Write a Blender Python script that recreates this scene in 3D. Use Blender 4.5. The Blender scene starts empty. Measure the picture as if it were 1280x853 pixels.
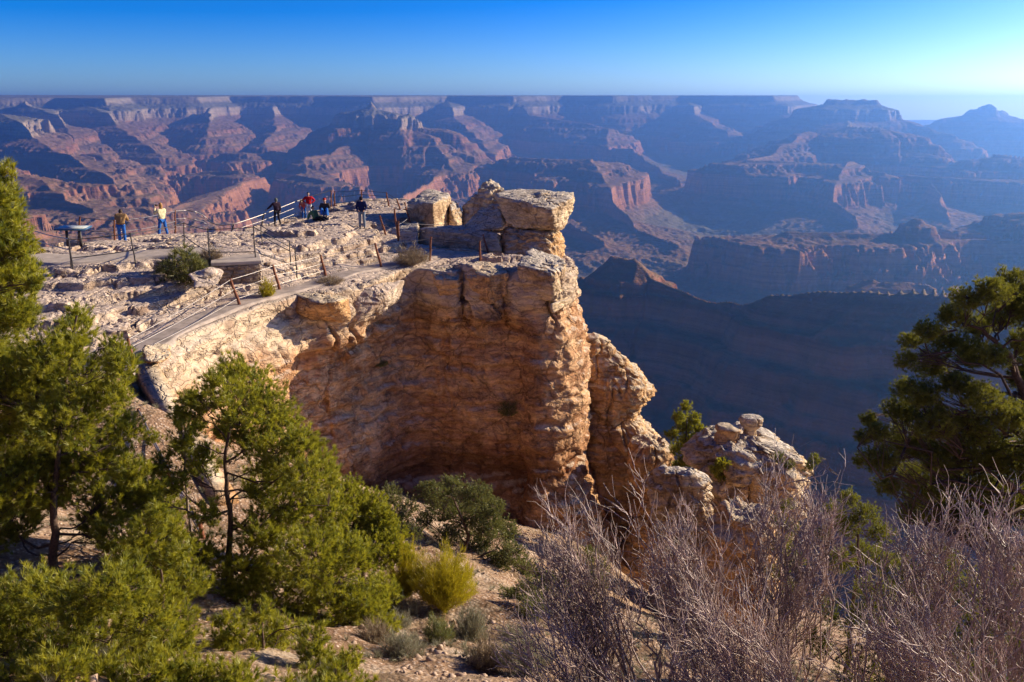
import bpy, bmesh, math, random
import numpy as np
from mathutils import Vector, Matrix

# ------------------------------------------------------------------ camera, sky, sun, exposure
SC = bpy.context.scene
COL = SC.collection
PI = math.pi
W_PX, H_PX, F_PX, HORIZ = 1280.0, 853.0, 1065.0, 135.0
PITCH = math.atan((H_PX/2-HORIZ)/F_PX)
cam_d = bpy.data.cameras.new('camera')
cam_d.sensor_width = 36.0
cam_d.lens = 36.0*F_PX/W_PX
cam_d.clip_start = 0.1
cam_d.clip_end = 200000
cam = bpy.data.objects.new('camera', cam_d)
COL.objects.link(cam)
cam.location = (0, 0, 0)
cam.rotation_euler = (PI/2-PITCH, 0, 0)
SC.camera = cam

SUN_AZ = math.radians(68)      # clockwise from the view direction (+Y)
SUN_EL = math.radians(20)
world = bpy.data.worlds.new('World')
SC.world = world
world.use_nodes = True
wn = world.node_tree.nodes; wl = world.node_tree.links
wn.clear()
sky = wn.new('ShaderNodeTexSky'); sky.sky_type = 'NISHITA'
sky.sun_disc = False
sky.sun_elevation = SUN_EL
sky.sun_rotation = SUN_AZ
sky.altitude = 2200; sky.air_density = 0.8; sky.dust_density = 3.5; sky.ozone_density = 3.0
hs = wn.new('ShaderNodeHueSaturation'); hs.inputs['Saturation'].default_value = 1.35; hs.inputs['Hue'].default_value = 0.515; hs.inputs['Value'].default_value = 1.0
bg = wn.new('ShaderNodeBackground'); bg.inputs['Strength'].default_value = 0.050
wo = wn.new('ShaderNodeOutputWorld')
gm = wn.new('ShaderNodeGamma'); gm.inputs['Gamma'].default_value = 1.42
wl.new(sky.outputs[0], gm.inputs['Color']); wl.new(gm.outputs[0], hs.inputs['Color']); wl.new(hs.outputs[0], bg.inputs['Color']); wl.new(bg.outputs[0], wo.inputs['Surface'])
sun_d = bpy.data.lights.new('sun', 'SUN')
sun_d.energy = 5.0; sun_d.angle = math.radians(0.5); sun_d.color = (1.0, 0.85, 0.62)
sun = bpy.data.objects.new('sun', sun_d); COL.objects.link(sun)
sdir = Vector((math.sin(SUN_AZ)*math.cos(SUN_EL), math.cos(SUN_AZ)*math.cos(SUN_EL), math.sin(SUN_EL)))
sun.rotation_euler = sdir.to_track_quat('Z', 'Y').to_euler()
sun.location = (60, 40, 60)
SC.view_settings.view_transform = 'Standard'
SC.view_settings.look = 'None'
SC.view_settings.exposure = 0.85
SC.view_settings.gamma = 1.0
SC.view_settings.use_curve_mapping = False
SC.render.engine = 'CYCLES'
SC.cycles.use_denoising = True
SC.cycles.max_bounces = 6; SC.cycles.diffuse_bounces = 3; SC.cycles.glossy_bounces = 2
SC.cycles.transmission_bounces = 2; SC.cycles.volume_bounces = 1; SC.cycles.transparent_max_bounces = 8

# ------------------------------------------------------------------ helpers
CT, ST = math.cos(PITCH), math.sin(PITCH)
def ray(px, py):
    cx = (px-W_PX/2)/F_PX; cy = (H_PX/2-py)/F_PX
    return np.array([cx, CT+ST*cy, CT*cy-ST])
def at(px, py, y):                       # the point seen at a pixel, at forward distance y
    d = ray(px, py); return d*(y/d[1])
def onz(px, py, z):                      # the point seen at a pixel, at height z
    d = ray(px, py); return d*(z/d[2])

def _h(ix, iy, iz, seed):
    with np.errstate(over='ignore'):
        h = (ix.astype(np.int64)*374761393 + iy.astype(np.int64)*668265263 + iz.astype(np.int64)*2147483647 + seed*974634777).astype(np.uint64)
        h = (h ^ (h >> np.uint64(13)))*np.uint64(1274126177)
        h = h ^ (h >> np.uint64(16))
        h = (h*np.uint64(2246822519)) & np.uint64(0xffffffff)
        h = h ^ (h >> np.uint64(15))
    return h.astype(np.float64)/4294967295.0*2-1
def _s(t): return t*t*t*(t*(t*6-15)+10)
def noise2(x, y, seed=0):
    x = np.asarray(x, float); y = np.asarray(y, float)
    x0 = np.floor(x); y0 = np.floor(y); fx = x-x0; fy = y-y0
    ix = x0.astype(np.int64); iy = y0.astype(np.int64); z = np.zeros_like(ix)
    r = 0
    u = _s(fx); v = _s(fy)
    def g(dx, dy):
        a = _h(ix+dx, iy+dy, z, seed)*PI
        return np.cos(a)*(fx-dx)+np.sin(a)*(fy-dy)
    a = g(0, 0); b = g(1, 0); c = g(0, 1); d = g(1, 1)
    return ((a+(b-a)*u)*(1-v)+(c+(d-c)*u)*v)*1.5
def noise3(x, y, z, seed=0):
    x, y, z = np.broadcast_arrays(np.asarray(x, float), np.asarray(y, float), np.asarray(z, float))
    x0 = np.floor(x); y0 = np.floor(y); z0 = np.floor(z); fx = x-x0; fy = y-y0; fz = z-z0
    ix = x0.astype(np.int64); iy = y0.astype(np.int64); iz = z0.astype(np.int64)
    u = _s(fx); v = _s(fy); w = _s(fz)
    def g(a, b, c): return _h(ix+a, iy+b, iz+c, seed)
    x00 = g(0,0,0)*(1-u)+g(1,0,0)*u; x10 = g(0,1,0)*(1-u)+g(1,1,0)*u
    x01 = g(0,0,1)*(1-u)+g(1,0,1)*u; x11 = g(0,1,1)*(1-u)+g(1,1,1)*u
    return (x00*(1-v)+x10*v)*(1-w)+(x01*(1-v)+x11*v)*w
def fbm2(x, y, o=4, seed=0, g=0.5):
    s = 0; a = 1; t = 0
    for i in range(o):
        s = s+a*noise2(x*2**i+i*17.3, y*2**i-i*9.1, seed+i); t += a; a *= g
    return s/t
def fbm3(x, y, z, o=4, seed=0, g=0.5):
    s = 0; a = 1; t = 0
    for i in range(o):
        s = s+a*noise3(x*2**i+i*17.3, y*2**i-i*9.1, z*2**i+i*5.7, seed+i); t += a; a *= g
    return s/t
def sst(a, b, x):
    t = np.clip((x-a)/(b-a), 0, 1); return t*t*(3-2*t)

def mesh_np(name, V, quads=None, tris=None, smooth=False):
    me = bpy.data.meshes.new(name)
    V = np.asarray(V, np.float32)
    q = np.zeros((0, 4), np.int32) if quads is None else np.asarray(quads, np.int32)
    t = np.zeros((0, 3), np.int32) if tris is None else np.asarray(tris, np.int32)
    me.vertices.add(len(V)); me.vertices.foreach_set('co', V.ravel())
    me.loops.add(q.size+t.size)
    me.loops.foreach_set('vertex_index', np.concatenate([q.ravel(), t.ravel()]))
    me.polygons.add(len(q)+len(t))
    ls = np.concatenate([np.arange(len(q))*4, q.size+np.arange(len(t))*3]).astype(np.int32)
    me.polygons.foreach_set('loop_start', ls)
    try:
        lt = np.concatenate([np.full(len(q), 4), np.full(len(t), 3)]).astype(np.int32)
        me.polygons.foreach_set('loop_total', lt)
    except Exception: pass
    if smooth: me.polygons.foreach_set('use_smooth', np.ones(len(q)+len(t), bool))
    me.update(calc_edges=True); me.validate()
    return me
def add(name, me, mat=None, parent=None, loc=None):
    o = bpy.data.objects.new(name, me); COL.objects.link(o)
    if mat is not None and me is not None: me.materials.append(mat)
    if parent is not None: o.parent = parent
    if loc is not None: o.location = loc
    return o
def tag(o, label=None, cat=None, group=None, kind=None):
    if label: o['label'] = label
    if cat: o['category'] = cat
    if group: o['group'] = group
    if kind: o['kind'] = kind
    return o
def thing(name, label, cat, loc=(0, 0, 0), group=None, rz=0):
    o = bpy.data.objects.new(name, None); COL.objects.link(o)
    o.location = loc; o.rotation_euler = (0, 0, rz); o.empty_display_size = 0.2
    return tag(o, label, cat, group)
def grid_quads(nr, nc, wrap=False):
    r = np.arange(nr-1)[:, None]; c = np.arange(nc if wrap else nc-1)[None, :]
    c2 = (c+1) % nc
    a = r*nc+c; b = r*nc+c2; d = (r+1)*nc+c2; e = (r+1)*nc+c
    return np.stack([a+0*b, b, d, e], -1).reshape(-1, 4)

class NT:                                # small node-tree builder
    def __init__(s, name):
        s.m = bpy.data.materials.new(name); s.m.use_nodes = True
        s.t = s.m.node_tree; s.t.nodes.clear()
        s.out = s.t.nodes.new('ShaderNodeOutputMaterial')
    def n(s, typ, **kw):
        nd = s.t.nodes.new(typ)
        ins = kw.pop('ins', {})
        for k, v in kw.items(): setattr(nd, k, v)
        for k, v in ins.items(): s.put(nd.inputs[k], v)
        return nd
    def put(s, sock, v):
        if isinstance(v, bpy.types.NodeSocket): s.t.links.new(v, sock)
        elif isinstance(v, bpy.types.Node): s.t.links.new(v.outputs[0], sock)
        else: sock.default_value = v
    def math(s, op, a, b=None, c=None):
        nd = s.n('ShaderNodeMath', operation=op); s.put(nd.inputs[0], a)
        if b is not None: s.put(nd.inputs[1], b)
        if c is not None: s.put(nd.inputs[2], c)
        return nd.outputs[0]
    def ramp(s, fac, stops, interp='LINEAR'):
        nd = s.n('ShaderNodeValToRGB'); s.put(nd.inputs[0], fac)
        cr = nd.color_ramp; cr.interpolation = interp
        while len(cr.elements) < len(stops): cr.elements.new(0.5)
        for e, (p, c) in zip(cr.elements, stops):
            e.position = p; e.color = (*c, 1) if len(c) == 3 else c
        return nd.outputs[0]
    def mix(s, fac, a, b, typ='MIX'):
        nd = s.n('ShaderNodeMix', data_type='RGBA', blend_type=typ)
        s.put(nd.inputs[0], fac); s.put(nd.inputs[6], a if not isinstance(a, tuple) else (*a[:3], 1)); s.put(nd.inputs[7], b if not isinstance(b, tuple) else (*b[:3], 1))
        return nd.outputs[2]
    def noise(s, vec, scale, detail=4, rough=0.55, out='Fac'):
        nd = s.n('ShaderNodeTexNoise'); s.put(nd.inputs['Vector'], vec); nd.inputs['Scale'].default_value = scale
        nd.inputs['Detail'].default_value = detail; nd.inputs['Roughness'].default_value = rough
        return nd.outputs[out]
    def mapping(s, vec, scale=(1, 1, 1), rot=(0, 0, 0), loc=(0, 0, 0)):
        nd = s.n('ShaderNodeMapping'); s.put(nd.inputs['Vector'], vec)
        nd.inputs['Scale'].default_value = scale; nd.inputs['Rotation'].default_value = rot; nd.inputs['Location'].default_value = loc
        return nd.outputs[0]
    def pos(s): return s.n('ShaderNodeNewGeometry').outputs['Position']
    def bsdf(s, col, rough=0.9, bump=None, bstr=0.5, bdist=0.05, metal=0, spec=0.2, extra=None):
        b = s.n('ShaderNodeBsdfPrincipled')
        s.put(b.inputs['Base Color'], col if not isinstance(col, tuple) else (*col[:3], 1))
        s.put(b.inputs['Roughness'], rough); s.put(b.inputs['Metallic'], metal)
        b.inputs['Specular IOR Level'].default_value = spec
        if bump is not None:
            bp = s.n('ShaderNodeBump'); s.put(bp.inputs['Height'], bump); bp.inputs['Strength'].default_value = bstr; bp.inputs['Distance'].default_value = bdist
            s.t.links.new(bp.outputs[0], b.inputs['Normal'])
        s.t.links.new(b.outputs[0], s.out.inputs['Surface'])
        return b
# ------------------------------------------------------------------ the canyon
PROF_E = np.array([-4000, 0, 60, 230, 272, 500, 535, 630, 665, 760, 795, 890, 945, 1180, 1850, 3600, 3800, 4300, 9000.])
PROF_Z = np.array([ 6, 0, -95, -165, -285, -375, -425, -460, -510, -545, -590, -625, -800, -880, -990, -1130, -1200, -1480, -1500.])
def dip(y): return 190-330*(1-np.clip(y/15000, 0, 1.1))
RIDGES = []
def ridge(pts, slope=1.0, e_add=0):
    out = []
    for px, py, yk in pts:
        p = at(px, py, yk*1000)
        zz = p[2]-dip(p[1])
        e0 = np.interp(-zz, -PROF_Z, PROF_E) if zz < -2 else 0.0
        out.append((p[0], p[1], e0+e_add))
    RIDGES.append((out, slope))
# far rim, left to right
RIM = [(-900,11.5),(-300,11.5),(0,12),(90,12.5),(150,12),(180,13.4),(260,13.8),(300,15),(420,15),(470,14),(560,15.5),(640,15),(700,16),(760,15.3),(840,16),(900,15.5),(955,15.2),(985,16.5),(975,19),(900,24),(600,40)]
# left massif
ridge([(-160,122,11),(-60,130,9.5),(0,142,8.6),(45,175,7.6),(75,190,7.2),(105,205,6.6),(150,232,6.0)])
ridge([(30,125,11.5),(78,150,10),(95,178,9.0),(100,193,8.4)])
ridge([(100,125,12.2),(140,150,10.6),(170,172,9.6),(196,190,9.0)])
ridge([(120,190,8.0),(150,215,7.3),(190,232,6.8)])
ridge([(-60,205,5.0),(0,215,4.8),(50,225,4.6),(85,250,4.3),(120,262,4.1)])
ridge([(-200,250,3.0),(-60,270,3.2),(20,282,3.3),(70,290,3.4)])
# centre left
ridge([(262,135,13.5),(262,150,11.5),(258,165,10.6)])
ridge([(340,130,15),(345,160,12),(330,180,10.5)])
ridge([(275,193,9.5),(305,190,9.4)])
ridge([(250,215,7.8),(300,212,7.7)])
ridge([(330,222,7.6),(300,228,7.2),(270,240,6.4),(230,255,5.6),(205,262,5.1)])
# pyramid temple and its benches
ridge([(462,125,10.2),(463,127,10.2)], .8)
ridge([(513,141,9.6),(514,143,9.6)], .7)
ridge([(462,136,10.2),(485,148,10.0),(512,147,9.6),(540,172,9.2),(560,196,8.8),(570,215,8.0)])
ridge([(430,140,10.4),(462,136,10.2)])
ridge([(512,142,9.6),(513,144,9.6)])
ridge([(455,160,10),(440,180,9.2),(410,192,8.6),(385,196,8.2)])
ridge([(400,215,7.6),(370,218,7.4),(410,226,7.0)])
ridge([(560,200,8.6),(540,225,7.5),(510,240,6.6),(498,252,6.0)])
# middle
ridge([(560,125,15),(570,150,13),(600,175,11.5),(620,200,10),(650,205,9.2)])
ridge([(640,197,8.6),(740,198,8.0),(743,205,7.6)])
ridge([(743,206,7.6),(765,250,6.6),(800,285,5.8),(850,305,5.2)])
ridge([(600,240,6.5),(680,255,6.2),(700,275,5.8),(760,300,5.2)])
ridge([(620,128,15.5),(700,150,13.5),(760,160,13),(760,186,11.5),(790,186,11.2)])
ridge([(795,190,11),(830,215,9.4),(850,225,8.6)])
ridge([(860,128,15.5),(880,150,13.6),(910,165,12.8)])
# right: flat topped temple and the silhouettes before it
ridge([(1033,124,12.5),(1096,124,12.5)])
ridge([(995,140,13.5),(1015,133,12.8),(1100,130,12.5),(1125,143,12.3),(1150,157,12.0),(1195,170,11.5)])
ridge([(1060,150,11.5),(1062,156,9.8),(1100,158,9.6),(1130,185,9.2),(1180,196,8.8)])
ridge([(1010,164,10),(960,195,8.8),(935,200,8.2),(1065,205,8.0),(1062,215,7.6)])
ridge([(1062,200,8.0),(1040,250,6.8),(1075,275,6.0)])
ridge([(1233,130,14),(1236,130,14)], .7)
ridge([(1212,140,14),(1258,141,14)], .8)
ridge([(1150,160,14.5),(1180,148,14),(1207,139,14),(1234,134,14),(1260,140,14),(1280,150,14),(1330,158,14),(1500,150,14)])
ridge([(1190,205,8.6),(1240,192,8.4),(1300,198,8.2),(1420,170,8)])
ridge([(1130,218,7.8),(1165,222,7.6),(1290,225,7.2)])
ridge([(1165,225,7.6),(1190,275,6.2)])
ridge([(1275,272,4.6),(1300,262,4.6),(1400,240,4.5)])
# mesa with the dark cap
ridge([(1148,272,4.4),(1152,272,4.4)], 0.6)
ridge([(978,288,4.4),(1095,292,4.4),(1150,290,4.4),(1200,300,4.4),(1330,306,4.4),(1500,300,4.4)])
ridge([(1080,351,3.3),(1160,353,3.3)], 0.5)
# near dark spur
K = 1.62
ridge([(560,385,1.36*K),(650,374,1.42*K),(718,354,1.42*K),(762,320,1.40*K),(795,322,1.39*K),(812,347,1.36*K),(850,362,1.31*K),(880,373,1.27*K),(935,379,1.22*K),(962,368,1.18*K),(1060,362,1.13*K),(1200,362,1.08*K),(1330,358,1.03*K),(1600,340,.95*K)], 0.42)

def seg_field(X, Y, pts, slope):
    best = np.full(X.shape, 1e9); dmin = np.full(X.shape, 1e9)
    for (x0, y0, e0), (x1, y1, e1) in zip(pts[:-1], pts[1:]):
        dx, dy = x1-x0, y1-y0; L2 = dx*dx+dy*dy
        t = np.clip(((X-x0)*dx+(Y-y0)*dy)/max(L2, 1e-6), 0, 1)
        d = np.hypot(X-x0-t*dx, Y-y0-t*dy)
        e = d/slope+e0+(e1-e0)*t
        m = e < best; best = np.where(m, e, best); dmin = np.where(m, d, dmin)
    return best, dmin
def in_poly(X, Y, poly):
    ins = np.zeros(X.shape, bool); n = len(poly)
    for i in range(n):
        x0, y0 = poly[i][:2]; x1, y1 = poly[(i+1) % n][:2]
        c = ((y0 > Y) != (y1 > Y)) & (X < (x1-x0)*(Y-y0)/(y1-y0+1e-12)+x0)
        ins ^= c
    return ins
def canyon_z(X, Y):
    wx = X+60*fbm2(X/400, Y/400, 3, 5); wy = Y+60*fbm2(X/400, Y/400, 3, 9)
    R = np.hypot(X, Y)
    rim = [((px-640)/F_PX*yk*1000, yk*1000, 0) for px, yk in RIM]
    e, dm = seg_field(wx, wy, rim, 1.0)
    poly = rim+[(-40000, 60000, 0), (-40000, 12000, 0)]
    ins = in_poly(wx, wy, poly)
    e = np.where(ins, -dm, e); dm = np.abs(dm)
    for pts, sl in RIDGES:
        a, b = seg_field(wx, wy, pts, sl)
        m = a < e; e = np.where(m, a, e); dm = np.where(m, b, dm)
    # our own rim behind and beside the viewpoint
    xs = np.array([-9000, -3000, -900, -300, -60, 0, 40, 90, 200, 600, 1500, 9000.]); ys = np.array([900, 500, 150, 70, 30, 32, 18, 0, -60, -120, -100, -500.])
    sr = np.abs(Y-np.interp(X, xs, ys))*1.3*np.sign(Y-np.interp(X, xs, ys))+260*sst(-200, 0, X)
    m = sr < e; e = np.where(m, sr, e); dm = np.where(m, np.abs(sr), dm)
    sc = sst(0, 700, dm)
    rg = lambda s, sd: 1-2*np.abs(noise2(X/s+3.7, Y/s-1.9, sd))
    nf = (.45+.55*sst(2600, 4200, R))*(1-.35*sst(8500, 11500, R))
    e2 = e-nf*sc*(300*rg(1900, 21)+0)-nf*sst(0, 350, dm)*(85*rg(640, 22)+30*rg(230, 23))-sst(0, 120, dm)*(26*rg(85, 24)+12*rg(38, 25))
    nr = sst(3800, 2800, R)*sst(30, 200, dm)
    e2 = e2-nr*(70*rg(260, 26)+40*rg(110, 27)+22*fbm2(X/45, Y/45, 3, 28))
    e2 = np.where((R > 600) | (sr > 150), e2, e)
    e = np.where(e < -40, e, np.maximum(e2, np.minimum(e, 0)))
    z = np.interp(e, PROF_E, PROF_Z)
    # small ledges inside the red steps
    per = 34.0; q = (z+6*fbm2(X/300, Y/300, 2, 31))/per; fr = q-np.floor(q)
    zt = (np.floor(q)+sst(0.35, 0.75, fr))*per
    w = sst(-330, -370, z)*sst(-660, -620, z)*0.5+0.25*sst(-880, -700, z)*0
    z = z*(1-w)+zt*w
    # gullies on the slopes
    gs = sst(860, 1000, -z)*sst(1250, 1050, -z)
    z = z-gs*(70*np.abs(noise2(X/420, Y/420, 41))+30*np.abs(noise2(X/160, Y/160, 42))+12*np.abs(noise2(X/60, Y/60, 43)))
    z = z+6*fbm2(X/60, Y/60, 4, 44)*sst(100, 500, R)
    z = z+dip(Y); far = sst(18500, 23500, Y)
    return np.where(z < -330, z*(1-far)-330*far, z)

def build_canyon():
    px = np.concatenate([np.linspace(-700, -110, 60), np.linspace(-100, 1380, 1060), np.linspace(1392, 2900, 150), np.linspace(2950, 6000, 30)])
    r = np.concatenate([np.geomspace(70, 900, 150)[:-1], np.geomspace(900, 3200, 430)[:-1], np.geomspace(3200, 17500, 800)[:-1], np.geomspace(17500, 25000, 40)])
    ang = (px-640)/F_PX
    X = r[:, None]*ang[None, :]; Y = np.repeat(r[:, None], len(px), 1)
    # beyond 60 degrees turn the rays so that the sheet stays bounded
    Z = canyon_z(X, Y)
    V = np.stack([X, Y, Z], -1).reshape(-1, 3)
    return mesh_np('canyon', V, grid_quads(len(r), len(px)), smooth=False)

def mat_canyon():
    m = NT('canyon_rock')
    P = m.pos(); sp = m.n('ShaderNodeSeparateXYZ', ins={0: P})
    X, Y, Z = sp.outputs
    dipv = m.math('MULTIPLY_ADD', m.math('MINIMUM', m.math('DIVIDE', Y, 15000.0), 1.1), 330.0, -140.0)
    ww = m.noise(P, 0.004, 3, 0.5)
    el = m.math('ADD', m.math('SUBTRACT', Z, dipv), m.math('MULTIPLY', m.math('SUBTRACT', ww, 0.5), 40.0))
    f = m.math('DIVIDE', m.math('ADD', el, 1500.0), 1560.0)
    def s(z): return (z+1500)/1560
    rampc = m.ramp(f, [(0.0,(.07,.055,.05)),(s(-1200),(.13,.095,.075)),(s(-1130),(.17,.155,.10)),(s(-990),(.20,.175,.115)),(s(-880),(.22,.15,.095)),
        (s(-815),(.30,.13,.07)),(s(-640),(.40,.19,.10)),(s(-600),(.22,.10,.06)),(s(-520),(.36,.185,.11)),(s(-470),(.20,.095,.06)),(s(-420),(.34,.17,.10)),
        (s(-370),(.26,.11,.065)),(s(-300),(.28,.14,.085)),(s(-275),(.37,.27,.18)),(s(-180),(.38,.30,.21)),(s(-150),(.16,.14,.10)),(s(-95),(.20,.17,.12)),(s(-70),(.31,.24,.17)),(s(-15),(.30,.25,.17)),(1.0,(.07,.085,.05))])
    band = m.noise(m.mapping(P, (0.0015, 0.0015, 0.06)), 1.0, 3, 0.7)
    c = m.mix(0.6, rampc, m.ramp(band, [(.3,(.45,.42,.42)),(.7,(1.35,1.3,1.25))]), 'MULTIPLY')
    nz = m.n('ShaderNodeSeparateXYZ', ins={0: m.n('ShaderNodeNewGeometry').outputs['Normal']}).outputs[2]
    flat = m.ramp(nz, [(.55,(0,0,0)),(.9,(1,1,1))])
    scr = m.noise(P, 0.05, 4, 0.7)
    veg = m.math('MULTIPLY', flat, m.ramp(scr, [(.35,(.25,.25,.25)),(.65,(1,1,1))]))
    c = m.mix(m.math('MULTIPLY', veg, 0.7), c, (.15, .14, .085))
    streak = m.noise(m.mapping(P, (0.03, 0.03, 0.004)), 1.0, 4, 0.6)
    c = m.mix(0.5, c, m.ramp(streak, [(.3,(.6,.58,.58)),(.7,(1.25,1.2,1.2))]), 'MULTIPLY')
    m.bsdf(c, 1.0, bump=m.math('ADD', m.noise(P, 0.02, 6, 0.65), m.math('MULTIPLY', band, 0.6)), bstr=0.8, bdist=18, spec=0.0)
    return m.m

canyon = add('canyon_terrain', build_canyon(), mat_canyon())
tag(canyon, 'layered red and cream canyon walls, buttes and temples falling to a shadowed gorge', 'terrain', kind='structure')

hm = bmesh.new(); bmesh.ops.create_cube(hm, size=1.0)
HAZE_DENS = 6.2e-5
for v in hm.verts:
    v.co.x *= 420000.; v.co.y = v.co.y*28000+12000.; v.co.z = -1500 if v.co.z < 0 else 330.0
hme = bpy.data.meshes.new('haze'); hm.to_mesh(hme); hm.free()
mh = NT('haze_air')
pv = mh.n('ShaderNodeVolumePrincipled')
pv.inputs['Color'].default_value = (0.22, 0.48, 1.0, 1)
pv.inputs['Density'].default_value = HAZE_DENS
pv.inputs['Anisotropy'].default_value = 0.70
mh.t.links.new(pv.outputs[0], mh.out.inputs['Volume'])
haze = add('haze', hme, mh.m)
tag(haze, 'thin blue haze filling the air over the canyon', 'haze', kind='stuff')
# ------------------------------------------------------------------ rock materials
def mat_rock(name, pal, top=(.52,.43,.33), spots=0.5, band=0.55, grain=1.0, strat=3.0, bd=0.06, zones=False):
    m = NT(name); P = m.pos()
    n_big = m.noise(P, 0.35, 4, 0.6)
    n_str = m.noise(m.mapping(P, (0.5, 0.5, strat)), 1.0, 6, 0.7)
    n_fin = m.noise(P, 9.0*grain, 6, 0.7)
    f = m.math('ADD', m.math('MULTIPLY', n_str, band), m.math('MULTIPLY', n_big, 1-band))
    c = m.ramp(f, [(.28, pal[0]), (.42, pal[1]), (.52, pal[2]), (.66, pal[3])])
    st = m.noise(m.mapping(P, (1.1, 1.1, 0.16)), 1.0, 4, 0.65)
    c = m.mix(m.ramp(st, [(.55, (0, 0, 0)), (.72, (.75, .75, .75))]), c, (.13, .085, .065))
    mid = m.noise(P, 2.3, 5, 0.65)
    c = m.mix(0.8, c, m.ramp(mid, [(.3, (.62, .58, .56)), (.5, (1, 1, 1)), (.72, (1.35, 1.32, 1.28))]), 'MULTIPLY')
    c = m.mix(0.6, c, m.ramp(n_fin, [(.3, (.6, .58, .56)), (.65, (1.25, 1.25, 1.25))]), 'MULTIPLY')
    if zones:                              # cream cap beds above, a darker band low in the wall
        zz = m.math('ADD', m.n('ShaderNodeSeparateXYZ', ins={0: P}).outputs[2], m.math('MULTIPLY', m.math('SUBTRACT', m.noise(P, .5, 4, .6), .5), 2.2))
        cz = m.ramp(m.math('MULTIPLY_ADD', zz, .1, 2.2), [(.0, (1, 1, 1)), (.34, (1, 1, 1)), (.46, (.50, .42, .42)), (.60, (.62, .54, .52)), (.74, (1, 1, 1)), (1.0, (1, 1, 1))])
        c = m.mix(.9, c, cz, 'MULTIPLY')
        c = m.mix(m.ramp(m.math('MULTIPLY_ADD', zz, .1, 1.4), [(.46, (0, 0, 0)), (.56, (.7, .7, .7))]), c, (.60, .485, .35))
    wv = m.n('ShaderNodeVectorMath', operation='ADD'); m.put(wv.inputs[0], P); 
    wsc = m.n('ShaderNodeVectorMath', operation='SCALE'); m.put(wsc.inputs[0], m.noise(P, 1.3, 4, .6, 'Color')); wsc.inputs['Scale'].default_value = .9; m.put(wv.inputs[1], wsc.outputs[0])
    def crack(scl, w0, w1):
        v = m.n('ShaderNodeTexVoronoi', feature='DISTANCE_TO_EDGE'); m.put(v.inputs['Vector'], m.mapping(wv.outputs[0], scl)); v.inputs['Scale'].default_value = 1.0
        return m.ramp(v.outputs['Distance'], [(w0, (0, 0, 0)), (w1, (1, 1, 1))])
    ck1 = crack((.42, .42, .5), .003, .022); ck2 = crack((1.1, 1.1, 5.2), .01, .09)
    ck = m.math('MULTIPLY', ck1, m.math('MULTIPLY_ADD', ck2, .5, .5))
    c = m.mix(m.math('MULTIPLY', m.math('SUBTRACT', 1.0, ck), .42), c, (.09, .055, .04))
    stn = m.ramp(m.noise(m.mapping(P, (.45, .45, .6)), 1.0, 5, .7), [(.50, (1, 1, 1)), (.62, (.52, .46, .46))])
    c = m.mix(.85, c, stn, 'MULTIPLY')
    nz = m.n('ShaderNodeSeparateXYZ', ins={0: m.n('ShaderNodeNewGeometry').outputs['Normal']}).outputs[2]
    tm = m.ramp(m.math('ADD', nz, m.math('MULTIPLY', m.math('SUBTRACT', mid, .5), .5)), [(.55, (0, 0, 0)), (.85, (1, 1, 1))])
    tc = m.ramp(m.noise(P, 3.5, 6, 0.75), [(.32, tuple(.45*v for v in top)), (.5, top), (.7, tuple(min(.8, 1.25*v) for v in top))])
    sp = m.noise(m.mapping(P, (2.0, 5.0, 5.0), (0, 0, .5)), 1.6, 5, 0.7)
    tc = m.mix(m.math('MULTIPLY', m.ramp(sp, [(.55, (0, 0, 0)), (.62, (1, 1, 1))]), spots), tc, (.11, .085, .075))
    c = m.mix(tm, c, tc)
    h = m.math('ADD', m.math('ADD', m.math('MULTIPLY', n_str, 1.2), m.math('MULTIPLY', n_fin, .35)), m.math('ADD', m.noise(P, 2.8, 6, 0.6), m.math('MULTIPLY', ck, 1.1)))
    m.bsdf(c, 0.95, bump=h, bstr=0.9, bdist=bd, spec=0.05)
    return m.m
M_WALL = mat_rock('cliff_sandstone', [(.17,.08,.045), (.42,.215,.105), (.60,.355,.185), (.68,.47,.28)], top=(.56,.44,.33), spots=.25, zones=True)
M_TOP = mat_rock('limestone_bedrock', [(.30,.21,.15), (.48,.36,.26), (.58,.45,.33), (.66,.54,.42)], top=(.56,.44,.35), spots=.35)
M_BLOCK = mat_rock('pale_limestone', [(.34,.22,.13), (.53,.37,.215), (.64,.47,.29), (.70,.55,.37)], top=(.55,.47,.38), spots=.9, band=.6)
M_ORANGE = mat_rock('orange_sandstone', [(.26,.13,.07), (.50,.28,.13), (.62,.38,.18), (.66,.46,.27)], top=(.58,.46,.32), spots=.3)

def mat_ground():
    m = NT('gravel_soil'); P = m.pos()
    a = m.noise(P, 0.6, 5, 0.6); b = m.noise(P, 14, 6, 0.75)
    c = m.ramp(a, [(.35, (.20, .115, .07)), (.5, (.33, .21, .13)), (.65, (.43, .31, .20))])
    v = m.n('ShaderNodeTexVoronoi'); m.put(v.inputs['Vector'], P); v.inputs['Scale'].default_value = 11
    c = m.mix(m.ramp(v.outputs['Distance'], [(.25, (1, 1, 1)), (.42, (0, 0, 0))]), c, m.ramp(b, [(.4, (.40, .27, .18)), (.6, (.58, .46, .36))]))
    c = m.mix(m.ramp(m.noise(P, 1.1, 5, .7), [(.5, (0, 0, 0)), (.62, (.8, .8, .8))]), c, (.15, .10, .06))
    c = m.mix(m.ramp(m.noise(m.mapping(P, (1, 1, 1), loc=(7, 3, 1)), .8, 5, .7), [(.54, (0, 0, 0)), (.64, (.7, .7, .7))]), c, (.50, .40, .30))
    c = m.mix(0.7, c, m.ramp(b, [(.3, (.55, .5, .5)), (.65, (1.2, 1.2, 1.2))]), 'MULTIPLY')
    m.bsdf(c, 1.0, bump=m.math('SUBTRACT', b, v.outputs['Distance']), bstr=.8, bdist=.05, spec=0.02)
    return m.m
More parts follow.
